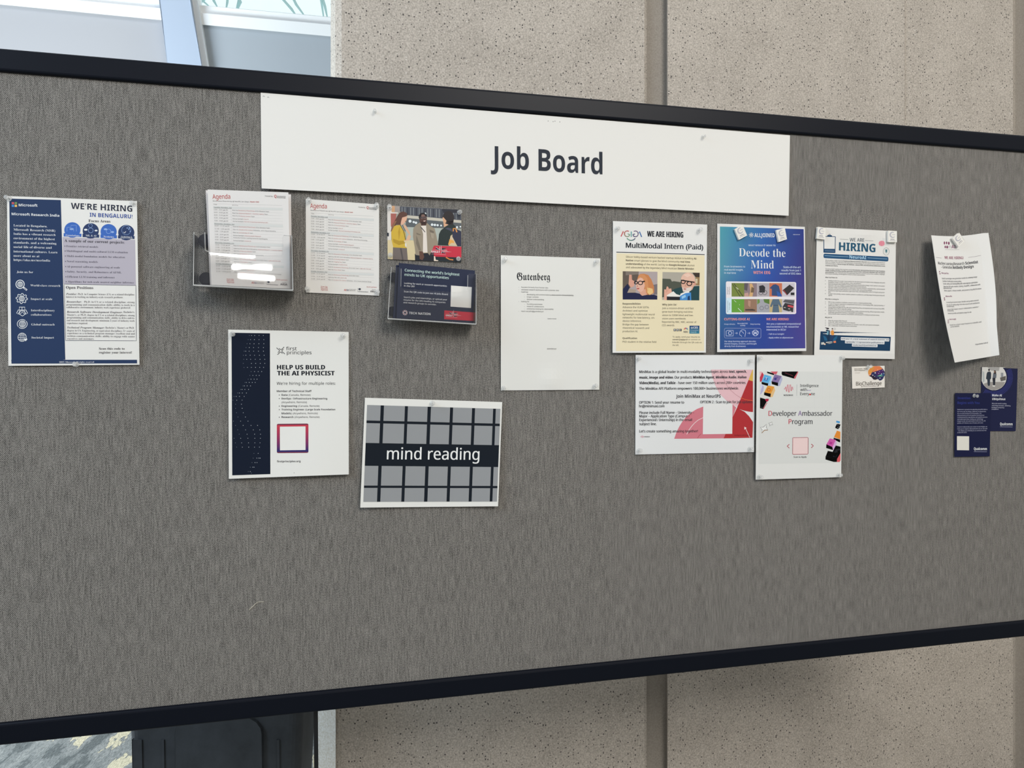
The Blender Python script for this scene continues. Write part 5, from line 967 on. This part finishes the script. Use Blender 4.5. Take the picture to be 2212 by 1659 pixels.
# ---------------------------------------------------------------- keycap sheet
f = Flyer('job_flyer', 'white sheet with coloured keycaps for an ambassador program, below the blue poster', 'flyer', [(1635.1, 766.5), (1820.1, 767.5), (1817.1, 1030.7), (1632.4, 1036.2)], 0.0070,
          dfn=lambda s, t: 0.003 * np.sin(3.14 * t))
f.sheet(ink(222, 222, 219)); f.zoom(1620, 760, 10.055); D = 1307; IN_ = 'inner_panel'
f.quad4(IN_, [(210, 425), (2000, 430), (1967, 1100 + D), (190, 1130 + D)], ink(214, 215, 212), 0.8)
for k in range(1, 8):
    y = 540 + 140 * k * 1.6; f.line(IN_, [(700, y), (1985, y - 4)], 2, ink(206, 207, 205), 1)
for k in range(6): x = 1080 + 165 * k; f.line(IN_, [(x, 432), (x - 8, 1240)], 2, ink(207, 208, 206), 1)
dkk = ink(32, 36, 44); wk = ink(228, 228, 226)
def key(name, *fs):
    for i, (c, q) in enumerate(fs): f.poly(name, q, ink(*c) if len(c) == 3 else c, 1.4 + 0.2 * i)
key('red_keycap', ((190, 58, 78), [(213, 560), (265, 440), (302, 500), (252, 645), (216, 652)]), ((226, 180, 186), [(212, 430), (265, 428), (230, 530), (212, 550)]))
key('pink_keycap', (dkk, [(370, 427), (530, 472), (520, 508), (375, 462)]), ((200, 92, 104), [(440, 427), (605, 427), (572, 492), (525, 482)]))
key('white_keycap', (dkk, [(684, 470), (960, 552), (962, 584), (702, 508)]), (wk, [(692, 428), (1045, 426), (960, 552), (688, 472)]), ((196, 92, 104), [(1040, 426), (1052, 440), (985, 584), (955, 578), (962, 552)])); f.line('white_keycap', [(760, 455), (935, 520)], 6, ink(150, 70, 84), 2.2)
key('blue_keycap', (dkk, [(252, 652), (402, 688), (388, 742), (255, 702)]), ((158, 200, 234), [(465, 535), (474, 590), (442, 738), (388, 742), (400, 685)]), ((96, 172, 220), [(312, 495), (330, 496), (465, 535), (400, 685), (255, 650)]), ((60, 116, 186), [(325, 555), (400, 568), (372, 634), (300, 620)])); f.text('blue_keycap', 'T', 330, 612, 368, 618, 'bold', INKW, 2.6)
key('purple_keycap', (dkk, [(470, 640), (614, 672), (612, 744), (475, 702)]), ((172, 176, 202), [(688, 525), (707, 590), (652, 738), (610, 744), (612, 670)]), ((132, 112, 158), [(535, 492), (560, 494), (688, 528), (614, 672), (472, 640)])); f.disc('purple_keycap', 552, 588, 28, ink(62, 60, 132), 2.4); f.line('purple_keycap', [(572, 580), (590, 545), (612, 560)], 9, ink(62, 60, 132), 2.4)
key('lavender_keycap', ((206, 208, 228), [(224, 705), (280, 705), (240, 830), (222, 840)]), ((176, 176, 210), [(278, 720), (304, 762), (290, 850), (235, 925), (222, 922), (240, 820)]))
key('orange_keycap', (dkk, [(308, 878), (456, 908), (448, 986), (306, 938)]), ((222, 184, 130), [(525, 755), (548, 840), (492, 980), (445, 986), (454, 905)]), ((220, 150, 60), [(385, 732), (410, 733), (530, 757), (456, 908), (312, 880)])); f.ring('orange_keycap', 410, 824, 32, 14, ink(196, 96, 54), 2.4)
key('option_keycap', (dkk, [(218, 1198), (290, 1216), (288, 1242), (218, 1224)]), ((196, 92, 104), [(368, 1100), (380, 1105), (300, 1238), (286, 1242), (292, 1214)]), (wk, [(220, 1000), (384, 1045), (292, 1214), (218, 1196)]), ((170, 36, 66), [(332, 1040), (345, 1014), (370, 1022), (395, 1012), (412, 1040), (396, 1070), (368, 1086), (342, 1066)])); f.line('option_keycap', [(220, 992), (330, 1028)], 6, dkk, 2.3)
LG = 'logo'; zz = [(742, 796), (752, 812), (764, 806), (772, 762), (784, 760), (790, 856), (803, 864), (812, 716), (830, 710), (840, 878), (854, 880), (866, 716), (884, 712), (890, 846), (904, 850), (910, 760), (926, 762), (934, 826)]
f.line(LG, zz, 11, ink(206, 104, 120), 2); f.text(LG, 'MINIMAX', 735, 960, 937, 958, 'bold', C, 2); f.line(LG, [(1018, 706), (1016, 956)], 6, ink(160, 162, 164), 2)
f.text('slogan', 'Intelligence', 1090, 764, 1487, 763, 'sans', C, 2, wt=0.03); f.text('slogan', 'with', 1093, 850, 1235, 850, 'sans', C, 2, wt=0.03); f.line('slogan', [(1240, 832), (1262, 846), (1280, 826), (1298, 848), (1325, 824)], 9, ink(120, 104, 170), 2); f.text('slogan', 'Every', 1090, 942, 1284, 942, 'sans', C, 2, wt=0.03); f.text('slogan', 'ne', 1326, 942, 1408, 942, 'sans', C, 2, wt=0.03); f.disc('slogan', 1305, 926, 19, ink(200, 56, 60), 2)
f.text('heading', [('D', ink(190, 66, 84)), ('eveloper ', C), ('A', ink(136, 112, 158)), ('mbassador', C)], 402, 1390, 1785, 1388, 'sans', C, 2, h=150, wt=0.03)
f.text('heading', [('P', ink(190, 66, 84)), ('rogram', C)], 838, 262 + D, 1355, 261 + D, 'sans', C, 2, h=150, wt=0.03)
f.rrect('code_frame', [(930, 556 + D), (1265, 552 + D), (1262, 916 + D), (926, 922 + D)], 22, ink(232, 206, 204), 1.4); f.rrect('code_frame', [(930, 556 + D), (1265, 552 + D), (1262, 916 + D), (926, 922 + D)], 22, ink(150, 58, 74), 1.8, 10)
f.line('left_chevron', [(855, 702 + D), (808, 742 + D), (855, 784 + D)], 16, ink(176, 62, 78), 1.8); f.line('right_chevron', [(1332, 696 + D), (1378, 736 + D), (1332, 777 + D)], 16, ink(176, 62, 78), 1.8); f.text('code_caption', 'Scan to Apply', 948, 995 + D, 1230, 993 + D, 'sans', C, 2, wt=0.03)
st = [(222, 332), (290, 330), (360, 265), (356, 340), (394, 386), (310, 392), (255, 460), (266, 386)]
f.poly('sparkle', [(x, y + D) for x, y in st], wk, 1.4); f.line('sparkle', [(x, y + D) for x, y in st], 7, dkk, 1.8, True); f.line('sparkle', [(258, 455 + D), (315, 398 + D), (392, 390 + D)], 14, ink(176, 136, 92), 1.7)
st = [(405, 238), (440, 240), (482, 212), (478, 250), (500, 275), (455, 278), (425, 310), (432, 272)]; f.poly('small_sparkle', [(x, y + D) for x, y in st], wk, 1.4); f.line('small_sparkle', [(x, y + D) for x, y in st], 6, dkk, 1.8, True)
k2 = lambda q: [(x, y + D) for x, y in q]
key('small_blue_keycap', ((64, 146, 206), k2([(1878, 190), (1955, 205), (1948, 245), (1870, 225)]))); key('letter_keycap', (dkk, k2([(1856, 320), (1920, 350), (1955, 330), (1915, 375), (1852, 345)])), (wk, k2([(1885, 260), (1968, 270), (1940, 350), (1856, 325)]))); f.text('letter_keycap', 'S', 1895, 340 + D, 1940, 335 + D, 'bold', C, 2.4)
key('amber_keycap', (dkk, k2([(1820, 560), (1960, 597), (1957, 662), (1815, 600)])), ((222, 138, 54), k2([(1890, 405), (1966, 430), (1962, 592), (1824, 548)])))
key('magenta_keycap', (dkk, k2([(1660, 702), (1792, 758), (1806, 828), (1654, 782)])), ((212, 172, 214), k2([(1866, 608), (1886, 680), (1832, 810), (1806, 828), (1790, 758)])), ((202, 92, 166), k2([(1735, 573), (1866, 606), (1792, 760), (1662, 702)])), ((176, 56, 140), k2([(1738, 645), (1795, 655), (1775, 705), (1720, 692)])))
key('enter_keycap', (dkk, k2([(1642, 962), (1892, 1022), (1888, 1085), (1820, 1085), (1640, 1032)])), ((206, 92, 98), k2([(1968, 890), (1968, 1050), (1946, 1085), (1888, 1085), (1892, 1020)])), (wk, k2([(1690, 850), (1798, 872), (1868, 732), (1968, 760), (1968, 890), (1892, 1022), (1645, 962)])))
f.line('enter_keycap', k2([(1690, 846), (1798, 868), (1866, 728), (1968, 756)]), 7, dkk, 2.4); f.text('enter_keycap', 'Join', 1855, 845 + D, 1955, 830 + D, 'bold', C, 2.4); f.text('enter_keycap', 'Us', 1838, 885 + D, 1900, 876 + D, 'bold', C, 2.4); f.line('enter_keycap', k2([(1885, 935), (1870, 975), (1805, 965)]), 9, dkk, 2.4); f.poly('enter_keycap', k2([(1798, 962), (1830, 945), (1825, 982)]), dkk, 2.5)
f.done({'inner_panel': ['red_keycap', 'pink_keycap', 'white_keycap', 'blue_keycap', 'purple_keycap', 'lavender_keycap', 'orange_keycap', 'option_keycap', 'logo', 'slogan', 'heading', 'code_frame', 'left_chevron', 'right_chevron', 'code_caption', 'sparkle', 'small_sparkle', 'small_blue_keycap', 'letter_keycap', 'amber_keycap', 'magenta_keycap', 'enter_keycap']})

# ---------------------------------------------------------------- curled sheet at the right
def curl(s, t): return 0.004 + (0.052 * (0.35 + 0.65 * np.clip(t * 1.6, 0, 1)) * np.clip(1 - s * 1.25, 0, 1) ** 1.8) + 0.020 * np.clip(s - 0.80, 0, 1) * 2 * (0.3 + t) + 0.012 * t
f = Flyer('job_flyer', 'curling white sheet about antibody design hanging crooked at the far right', 'flyer', [(2011.7, 508.3), (2135.1, 503.0), (2158.8, 767.0), (2062.5, 783.2)], 0.002, dfn=curl,
          warp=lambda s, t: np.stack([-6 * np.sin(np.clip(s * 3.14, 0, 3.14)) * 0 + (4.5 * np.sin(3.14 * np.clip(t * 1.4, 0, 1))) * s + 5.0 * np.sin(3.14 * np.clip(t, 0, 1)) * (s - 1) * 0.8, 4.0 * np.sin(3.14 * np.clip(s * 1.1, 0, 1)) * (1 - t)], -1))
f.sheet(ink(226, 225, 222), n=32); f.zoom(1990, 490, 10.37); D = 1555.5; PU = ink(140, 86, 116); G_ = ink(118, 118, 122); k11 = 10.37 / 11.06
for x, y, rx, ry in ((523, 335, 15, 36), (570, 330, 15, 32), (620, 335, 18, 36), (542, 425, 14, 30), (585, 425, 18, 32)): f.disc('logo', x, y, rx, ink(126, 66, 96), 1.5, ry=ry)
f.text('logo', [('m', ink(170, 160, 170)), ('AI', PU, 'bold'), ('b', ink(170, 160, 170))], 620, 448, 812, 442, 'sans', PU, flat=True, h=100); f.line('logo', [(540, 484), (850, 470)], 5, ink(150, 146, 152), 1.5)
f.text('heading', 'WE ARE HIRING!', 535, 698, 943, 688, 'sans', ink(150, 78, 108), flat=True, h=88, wt=0.04); f.line('heading', [(345, 680), (468, 685)], 6, ink(150, 140, 148), 1.5); f.line('heading', [(1045, 655), (1318, 628)], 6, ink(150, 140, 148), 1.5)
for t, x, y, x1, y1, b_ in (('Machine Learning', 402, 836, 720, 832, 0), ('Research', 735, 829, 962, 815, 0), ('Scientist', 985, 812, 1255, 795, 1), ('– Generative', 470, 917, 703, 914, 0), ('Antibody', 716, 914, 930, 905, 1), ('Design', 950, 903, 1160, 888, 1)): f.text('job_title', t, x, y, x1, y1, 'bold' if b_ else 'sans', ink(64, 64, 72), flat=True, h=88, wt=0.03)
f.text('body_text', "What you'll do", 478, 1042, 628, 1040, 'bold', PU, flat=True, h=46)
for t, x, y, x1, y1 in (('Build & prototype new generative models for antibody design', 495, 1165, 1232, 1115), ('Combine AI with physics during docking', 508, 1225, 900, 1208), ('Tackle safety and developability with multi-objective optimization', 518, 1284, 1245, 1236), ('Own the full cycle: models, training, cloud/HPC, collaboration with', 530, 1347, 1300, 1290), ('experimental teams', 530, 1382, 705, 1372), ('Write papers, release models, and present at top ML/CB venues', 548, 1440, 1325, 1382)): f.text('body_text', t, x, y, x1, y1, 'sans', G_, flat=True, h=46, wt=0.04)
f.text('body_text', 'What we offer', 580, 1565, 715, 1556, 'bold', PU, flat=True, h=46)
for x, y in ((437, 1000), (445, 1045), (555, 1592), (560, 1630)): f.disc('body_text', x, y, 11, ink(126, 66, 96), 1.5, ry=16, seg=8)
cv = lambda x, y: (x * k11, D + y * k11 - 0.0)
for t, x, y, x1, y1 in (('A small permanent team, flexible and growth-oriented', 640, 155, 1355, 92), ('Be part of cutting-edge AI-for-bio research and contribute to', 648, 216, 1378, 155), ('real-world impact.', 650, 256, 820, 242), ('Direct high impact, research collaborations, academia +', 668, 326, 1370, 250), ('industry.', 668, 358, 810, 347), ('Remote possible and hybrid to shape the role', 680, 422, 1205, 374), ('Send us a short note! Posted on LinkedIn and', 720, 700, 1440, 615), ('at the website.', 735, 746, 940, 714), ('https://www.maib.ai/', 1305, 1162, 1600, 1118)):
    (a, b0), (c, d) = cv(x, y), cv(x1, y1); f.text('body_text', t, a, b0, c, d, 'sans', G_, flat=True, h=44, wt=0.04)
(a, b0), (c, d) = cv(712, 562), cv(862, 548); f.text('body_text', 'How to apply', a, b0, c, d, 'bold', PU, flat=True, h=44)
for y in (565, 600, 630): f.ring('body_text', *cv(685, y), 13, 5, ink(126, 66, 96), 1.5, seg=10)
f.done()

# ---------------------------------------------------------------- two navy cards and the small brain card
QN = ink(24, 28, 62)
f = Flyer('info_card', 'navy card with a round photo of two people walking, behind the other navy card', 'card', [(2120.2, 792.9), (2198.5, 796.2), (2194.1, 931.2), (2119.6, 931.2)], 0.0018, mat=M_GLOSS)
f.sheet(QN); f.zoom(2040, 780, 7.54)
for k in range(40):
    a = R_(-42 + 4.2 * k)
    if a > R_(128): break
    c, s_ = math.cos(a), math.sin(a); r0, r1 = 232, 318
    p = [(800 + r0 * c, 262 + r0 * s_), (800 + r1 * c, 262 + r1 * s_)]
    if p[1][1] > 112 and p[1][0] < 1160: f.line('ray_pattern', p, 6, ink(58, 64, 140), 1.2)
CPH = 'round_photo'
arc = [(806 + 206 * math.cos(R_(a)), 262 + 213 * math.sin(R_(a))) for a in range(-46, 166, 8)]
f.poly(CPH, [(612, 98), (1000, 100)] + [p for p in arc if p[1] > 105] + [(606, 330)], ink(206, 204, 200), 1.6)
def cl(q): return [(x, y) for x, y in q]
for c, q, l in (((150, 146, 142), [(640, 370), (720, 340), (990, 340), (960, 400), (900, 450), (806, 474), (720, 455), (660, 410)], 1.9), ((160, 158, 156), [(700, 100), (900, 100), (890, 160), (760, 155)], 1.9), ((96, 92, 88), [(905, 270), (1003, 240), (1000, 310), (920, 330)], 2.0), ((172, 178, 178), [(620, 160), (650, 180), (655, 330), (625, 350)], 1.95), ((140, 142, 146), [(920, 190), (960, 190), (960, 260), (920, 262)], 2.0),
                ((44, 52, 64), [(705, 175), (750, 172), (762, 200), (760, 285), (745, 300), (742, 390), (730, 405), (715, 405), (705, 385), (698, 300), (678, 290), (690, 200)], 2.2), ((70, 58, 54), [(716, 130), (738, 130), (738, 165), (718, 165)], 2.3), ((38, 38, 44), [(715, 128), (740, 128), (740, 145), (715, 145)], 2.4),
                ((96, 102, 112), [(795, 195), (835, 190), (850, 215), (845, 275), (800, 280), (785, 270)], 2.2), ((40, 42, 52), [(782, 275), (832, 272), (825, 395), (795, 395)], 2.25), ((56, 46, 44), [(808, 152), (836, 152), (845, 200), (820, 215), (805, 190)], 2.3), ((190, 150, 130), [(812, 165), (825, 165), (822, 185), (812, 185)], 2.4), ((220, 218, 214), [(785, 395), (828, 395), (820, 418), (782, 410)], 2.3)): f.poly(CPH, cl(q), ink(*c), l)
f.text('card_text', 'Make AI', 778, 573, 937, 576, 'bold', INKW); f.text('card_text', 'Ubiquitous', 778, 633, 993, 636, 'bold', INKW)
for t, x, y, x1 in (("We're the world's leading", 773, 698, 1010), ('technology innovator, delivering', 773, 731, 1075), ('intelligent computing', 768, 763, 972), ('everywhere.', 768, 791, 885)): f.text('card_text', t, x, y, x1, font='sans', col=ink(180, 182, 200), wt=0.03)
f.text('logo', 'Qualcomm', 905, 1046, 1110, 1048, 'bold', INKW, h=62); f.line('logo', [(905, 1070), (1110, 1073)], 6, ink(150, 152, 176), 2); f.done()
f = Flyer('info_card', 'navy card with dim blue heading, front and left one of the overlapping navy cards', 'card', [(2063.2, 849), (2140.8, 849.2), (2138.1, 985.6), (2061.9, 986.9)], 0.0038, mat=M_GLOSS)
f.sheet(ink(17, 22, 58)); f.zoom(2040, 780, 7.54); DB = ink(44, 54, 124)
f.text('heading', 'Invention', 215, 620, 422, 621, 'bold', DB); f.text('heading', 'Begins with You', 213, 698, 572, 699, 'bold', DB)
for t, y, x1 in (('Qualcomm is proud to be attending NeurIPS 2025 in', 797, 700), ('our home city San Diego, California. At Qualcomm,', 830, 678), ('we are at the forefront of AI innovation. Our', 861, 605), ('advancements in AI and machine learning have', 892, 650), ('revolutionized the way devices and systems process', 923, 700), ('and understand data, making our technology', 954, 628), ('integral to the next generation of phones, PCs, XR', 985, 670), ('glasses, IoT devices, cars, AI tools, and more.', 1017, 632),
                 ("If you're ready to take your career to new heights, we", 1080, 697), ('invite you to register with Qualcomm via our QR code', 1112, 700), ('– this allows us to identify you as someone we met', 1143, 683), ('at NeurIPS 2025.', 1173, 368)): f.text('card_text', t, 210, y, x1, font='sans', col=ink(168, 170, 192), wt=0.03)
f.quad4('white_code_tile', [(205, 1222), (403, 1225), (402, 1453), (205, 1450)], ink(218, 216, 206), 1.5, 2)
f.text('logo', 'Qualcomm', 480, 1450, 692, 1451, 'bold', INKW, h=62); f.line('logo', [(480, 1475), (692, 1477)], 6, ink(150, 152, 176), 2); f.done()

f = Flyer('info_card', 'tiny white card with a colourful brain picture, below the teal-headed hiring sheet', 'card', [(1839.8, 792.1), (1911, 790.1), (1911.1, 836.9), (1840.9, 839.7)], 0.002)
f.sheet(ink(228, 222, 214)); f.zoom(1820, 770, 20.11); BP = 'brain_picture'
f.poly(BP, [(1110, 720), (1120, 620), (1180, 530), (1300, 440), (1450, 418), (1620, 420), (1740, 520), (1830, 660), (1832, 840), (1800, 870), (1770, 960), (1680, 1040), (1600, 1045), (1540, 980), (1430, 1015), (1340, 1000), (1260, 900), (1160, 850)], ink(50, 54, 92), 1.2)
for c, q, l in (((218, 148, 72), [(1110, 720), (1120, 620), (1180, 530), (1300, 440), (1380, 420), (1360, 560), (1280, 690), (1200, 800), (1150, 845)], 1.6), ((222, 128, 82), [(1380, 420), (1620, 420), (1745, 545), (1560, 610), (1300, 690), (1360, 560)], 1.7), ((226, 150, 116), [(1130, 780), (1250, 730), (1240, 790), (1160, 846)], 1.8), ((76, 44, 100), [(1480, 640), (1745, 570), (1800, 680), (1640, 760), (1500, 840), (1460, 740)], 1.6), ((48, 40, 54), [(1160, 846), (1260, 800), (1400, 890), (1520, 960), (1430, 1015), (1340, 1000), (1260, 900)], 1.6),
                ((110, 182, 152), [(1500, 860), (1650, 790), (1760, 862)], 1.9), ((52, 82, 124), [(1690, 740), (1810, 700), (1832, 800), (1800, 866), (1700, 800)], 1.75)): f.poly(BP, q, ink(*c), l)
for x, y, r in ((1420, 712, 28), (1315, 815, 22), (1575, 740, 14), (1690, 765, 22), (1600, 655, 12), (1395, 872, 14), (1625, 940, 20), (1800, 735, 14), (1525, 590, 14), (1740, 610, 12)): f.disc(BP, x, y, r, ink(226, 214, 222), 2.1, seg=10)
f.text('card_text', 'Brain Health + Neuro', 522, 565, 1085, 556, 'bold', ink(116, 108, 100)); f.text('card_text', 'Pitch Competition', 525, 632, 985, 624, 'bold', ink(116, 108, 100)); f.text('card_text', '12/2/2025', 530, 735, 765, 731, 'sans', ink(176, 168, 158))
f.text('heading', 'BioChallenge', 590, 1268, 1690, 1240, 'sans', ink(84, 76, 70), h=235, wt=0.02); f.text('heading', 'hosted by the brain foundation', 890, 1318, 1475, 1304, 'bold', ink(130, 122, 116)); f.disc('heading', 838, 1312, 24, ink(140, 132, 124), 2); f.done()

# ---------------------------------------------------------------- white printed tile pins
def tile(label, q, zf, base, grp='white printed tile pins'):
    px = np.array([zf(*p) for p in q]); top = P3(px, base + 0.0065); ctr = top.mean(0)
    t = root('tile_pin', ctr - BN * 0.006, label, 'pin', grp)
    b = MB(); b.prism(list(top), [p - BN * 0.005 for p in top], ink(232, 229, 222)); b.build('tile', M_PRINT, t, 0.0008)
    h = homog(UNIT, [tuple(p) for p in px]); m = lambda s_, t_: P3(hap(h, np.array([[s_, t_]])), base + 0.0067)[0]
    b = MB(); arc = [(0.52 + 0.30 * math.cos(R_(a)), 0.34 + 0.27 * math.sin(R_(a)), 0.035 + 0.05 * math.sin(R_((a - 40) * 0.69))) for a in range(40, 301, 20)]
    L0 = [m(0.52 + (0.30 + w_) * math.cos(R_(a)), 0.34 + (0.24 + w_ * .8) * math.sin(R_(a))) for a, (_, _, w_) in zip(range(40, 301, 20), arc)]; L1 = [m(0.52 + (0.30 - w_) * math.cos(R_(a)), 0.34 + (0.24 - w_ * .8) * math.sin(R_(a))) for a, (_, _, w_) in zip(range(40, 301, 20), arc)]
    n = len(L0); b.add(L0 + L1, [(i, i + 1, n + i + 1, n + i) for i in range(n - 1)], ink(186, 184, 192))
    for s0, s1, t0, t1, c in ((0.45, 0.82, 0.30, 0.36, (196, 194, 196)), (0.24, 0.72, 0.72, 0.79, (168, 166, 172)), (0.14, 0.86, 0.86, 0.895, (176, 174, 178))): b.add([m(s0, t0), m(s0, t1), m(s1, t1), m(s1, t0)], [(0, 1, 2, 3)], ink(*c))
    b.build('printed_emblem', M_PRINT, t); b = MB(); b.tube([ctr - BN * 0.005, ctr - BN * (base + 0.012)], [0.0007, 0.0004], 6); b.build('needle', M_STEEL, t)
ZA = lambda x, y: (1540 + x / 10.533, 480 + y / 10.533)
ZH = lambda x, y: (1750 + x / 10.37, 480 + y / 10.37)
ZM = lambda x, y: (1990 + x / 10.37, 490 + y / 10.37)
tile('white printed tile pin tilted on the top left of the blue poster', [(505, 160), (672, 66), (775, 300), (600, 390)], ZA, 0.002)
tile('white printed tile pin on the top right of the blue poster', [(1448, 185), (1632, 145), (1682, 385), (1505, 440)], ZA, 0.002)
tile('white printed tile pin on the top left corner of the teal-headed hiring sheet', [(180, 110), (352, 125), (335, 380), (155, 360)], ZH, 0.002)
tile('white printed tile pin on the top right corner of the teal-headed hiring sheet', [(1752, 195), (1938, 205), (1940, 445), (1755, 440)], ZH, 0.002)
tile('white printed tile pin turned diagonally, holding the curling sheet at the far right', [(710, 255), (850, 140), (970, 315), (840, 435)], ZM, 0.016)

# ---------------------------------------------------------------- clear push pins
pin0 = empty('push_pin', (0, 0, 0)); tag(pin0, 'x', 'push pin', 'clear push pins')
def lathe(profile, seg=24):
    b = MB(); vs = []; fs = []; n = len(profile)
    for r, z in profile: vs += [(r * math.cos(2 * math.pi * k / seg), r * math.sin(2 * math.pi * k / seg), z) for k in range(seg)]
    for i in range(n - 1):
        for k in range(seg): fs.append((i * seg + k, i * seg + (k + 1) % seg, (i + 1) * seg + (k + 1) % seg, (i + 1) * seg + k))
    fs += [tuple(range(seg - 1, -1, -1)), tuple(range((n - 1) * seg, n * seg))]; b.add(vs, fs); return b
mm = 0.001
hd = lathe([(3.2 * mm, 0.6 * mm), (4.6 * mm, 0.9 * mm), (4.8 * mm, 1.6 * mm), (4.3 * mm, 2.3 * mm), (2.6 * mm, 3.0 * mm), (2.1 * mm, 4.6 * mm), (2.2 * mm, 6.4 * mm), (2.9 * mm, 8.4 * mm), (3.9 * mm, 9.4 * mm), (4.1 * mm, 10.2 * mm), (3.6 * mm, 10.9 * mm), (2.2 * mm, 11.1 * mm)]).build('handle', M_PIN, None, 0, True); hd.parent = pin0
nd = lathe([(0.25 * mm, -7 * mm), (0.55 * mm, -5.5 * mm), (0.6 * mm, 1.0 * mm), (0.6 * mm, 2.2 * mm)], 8).build('needle', M_STEEL, None, 0, True); nd.parent = pin0
PINS = [((20.5, 429.5), 'at the top left corner of the navy and white Bengaluru flyer'), ((289.5, 440), 'at the top right corner of the navy and white Bengaluru flyer'), ((166, 787), 'at the middle of the bottom edge of the Bengaluru flyer'),
        ((667.5, 434.5), 'at the top left corner of the flat agenda sheet'), ((813.5, 445.5), 'at the top right corner of the flat agenda sheet'), ((665, 626), 'at the bottom left corner of the flat agenda sheet'), ((814.5, 631.5), 'at the bottom right corner of the flat agenda sheet'),
        ((841.8, 448.5), 'at the top left corner of the photo postcard of three people'), ((991.6, 459), 'at the top right corner of the photo postcard of three people'), ((843.2, 551.5), 'at the bottom left corner of the photo postcard of three people'), ((990.4, 559), 'at the bottom right corner of the photo postcard of three people'),
        ((503, 721.4), 'at the top left corner of the AI physicist flyer'), ((741.8, 725.8), 'at the top right corner of the AI physicist flyer'), ((933.4, 871), 'at the top middle of the mind reading poster'),
        ((1089.5, 562), 'at the top left corner of the blackletter sheet'), ((1287, 566), 'at the top right corner of the blackletter sheet'), ((1087.8, 838.5), 'at the bottom left corner of the blackletter sheet'), ((1285.2, 834), 'at the bottom right corner of the blackletter sheet'),
        ((1332.5, 494), 'at the top left of the cream intern flyer'), ((1509.8, 497.5), 'at the top right of the cream intern flyer'),
        ((1377.5, 775), 'at the top left corner of the pink and red landscape sheet'), ((1618.5, 779.5), 'at the top right corner of the pink and red landscape sheet'), ((1380, 973), 'at the bottom left corner of the pink and red landscape sheet'), ((1619.5, 969), 'at the bottom right corner of the pink and red landscape sheet'),
        ((1638.8, 773), 'at the top left corner of the keycap sheet'), ((1817, 772.5), 'at the top right corner of the keycap sheet, overlapping the teal-headed sheet'), ((1639.5, 1029.5), 'at the bottom left corner of the keycap sheet'), ((1811, 1026), 'at the bottom right corner of the keycap sheet'),
        ((1874.5, 792.8), 'on the top edge of the tiny brain card'), ((2103.5, 854.5), 'on the top edge of the front navy card'), ((809.8, 240.5), 'at the left part of the Job Board banner'), ((1518.5, 295.3), 'at the right part of the Job Board banner')]
BR3 = Matrix(((BU[0], BV[0], BN[0]), (BU[1], BV[1], BN[1]), (BU[2], BV[2], BN[2])))
for i, (p, where) in enumerate(PINS):
    if i == 0: o = pin0
    else:
        o = pin0.copy(); COL.objects.link(o)
        for c in (hd, nd): d = c.copy(); COL.objects.link(d); d.parent = o
    o['label'] = 'clear push pin ' + where
    rx, ry = random.uniform(-9, 9), random.uniform(-9, 9)
    base = P3(np.array([p]), 0.004 if 20 <= i < 24 else (0.008 if 24 <= i < 28 else 0.004))[0]
    o.matrix_world = Matrix.Translation(Vector(base)) @ (BR3 @ Matrix.Rotation(R_(rx), 3, 'X') @ Matrix.Rotation(R_(ry), 3, 'Y')).to_4x4()
    if 'Job Board' in where: o.scale = (0.8, 0.8, 0.8)

# pale thread stuck on the fabric
b = MB(); b.tube([P3(np.array([q]), 0.001)[0] for q in ((538, 1317), (546, 1310), (552, 1304), (557, 1300.5), (563, 1300), (570, 1300))], 0.0005, 6)
tag(b.build('thread', mat('pale_thread', lin(205, 198, 180), 0.9)), 'short pale thread stuck to the fabric near the bottom left of the board', 'thread')

lamp(0.148, -5.73, 3.58, 0.44, 'slim lit lamp hanging in the hall behind the viewer, middle one of three')
lamp(0.25, -6.22, 3.58, 0.42, 'slim lit lamp hanging in the hall behind the viewer, farthest of three')
lamp(-0.10, -5.20, 3.58, 0.44, 'slim lit lamp hanging in the hall behind the viewer, nearest of three')
bpy.data.objects.remove(_to); bpy.data.curves.remove(_tc)
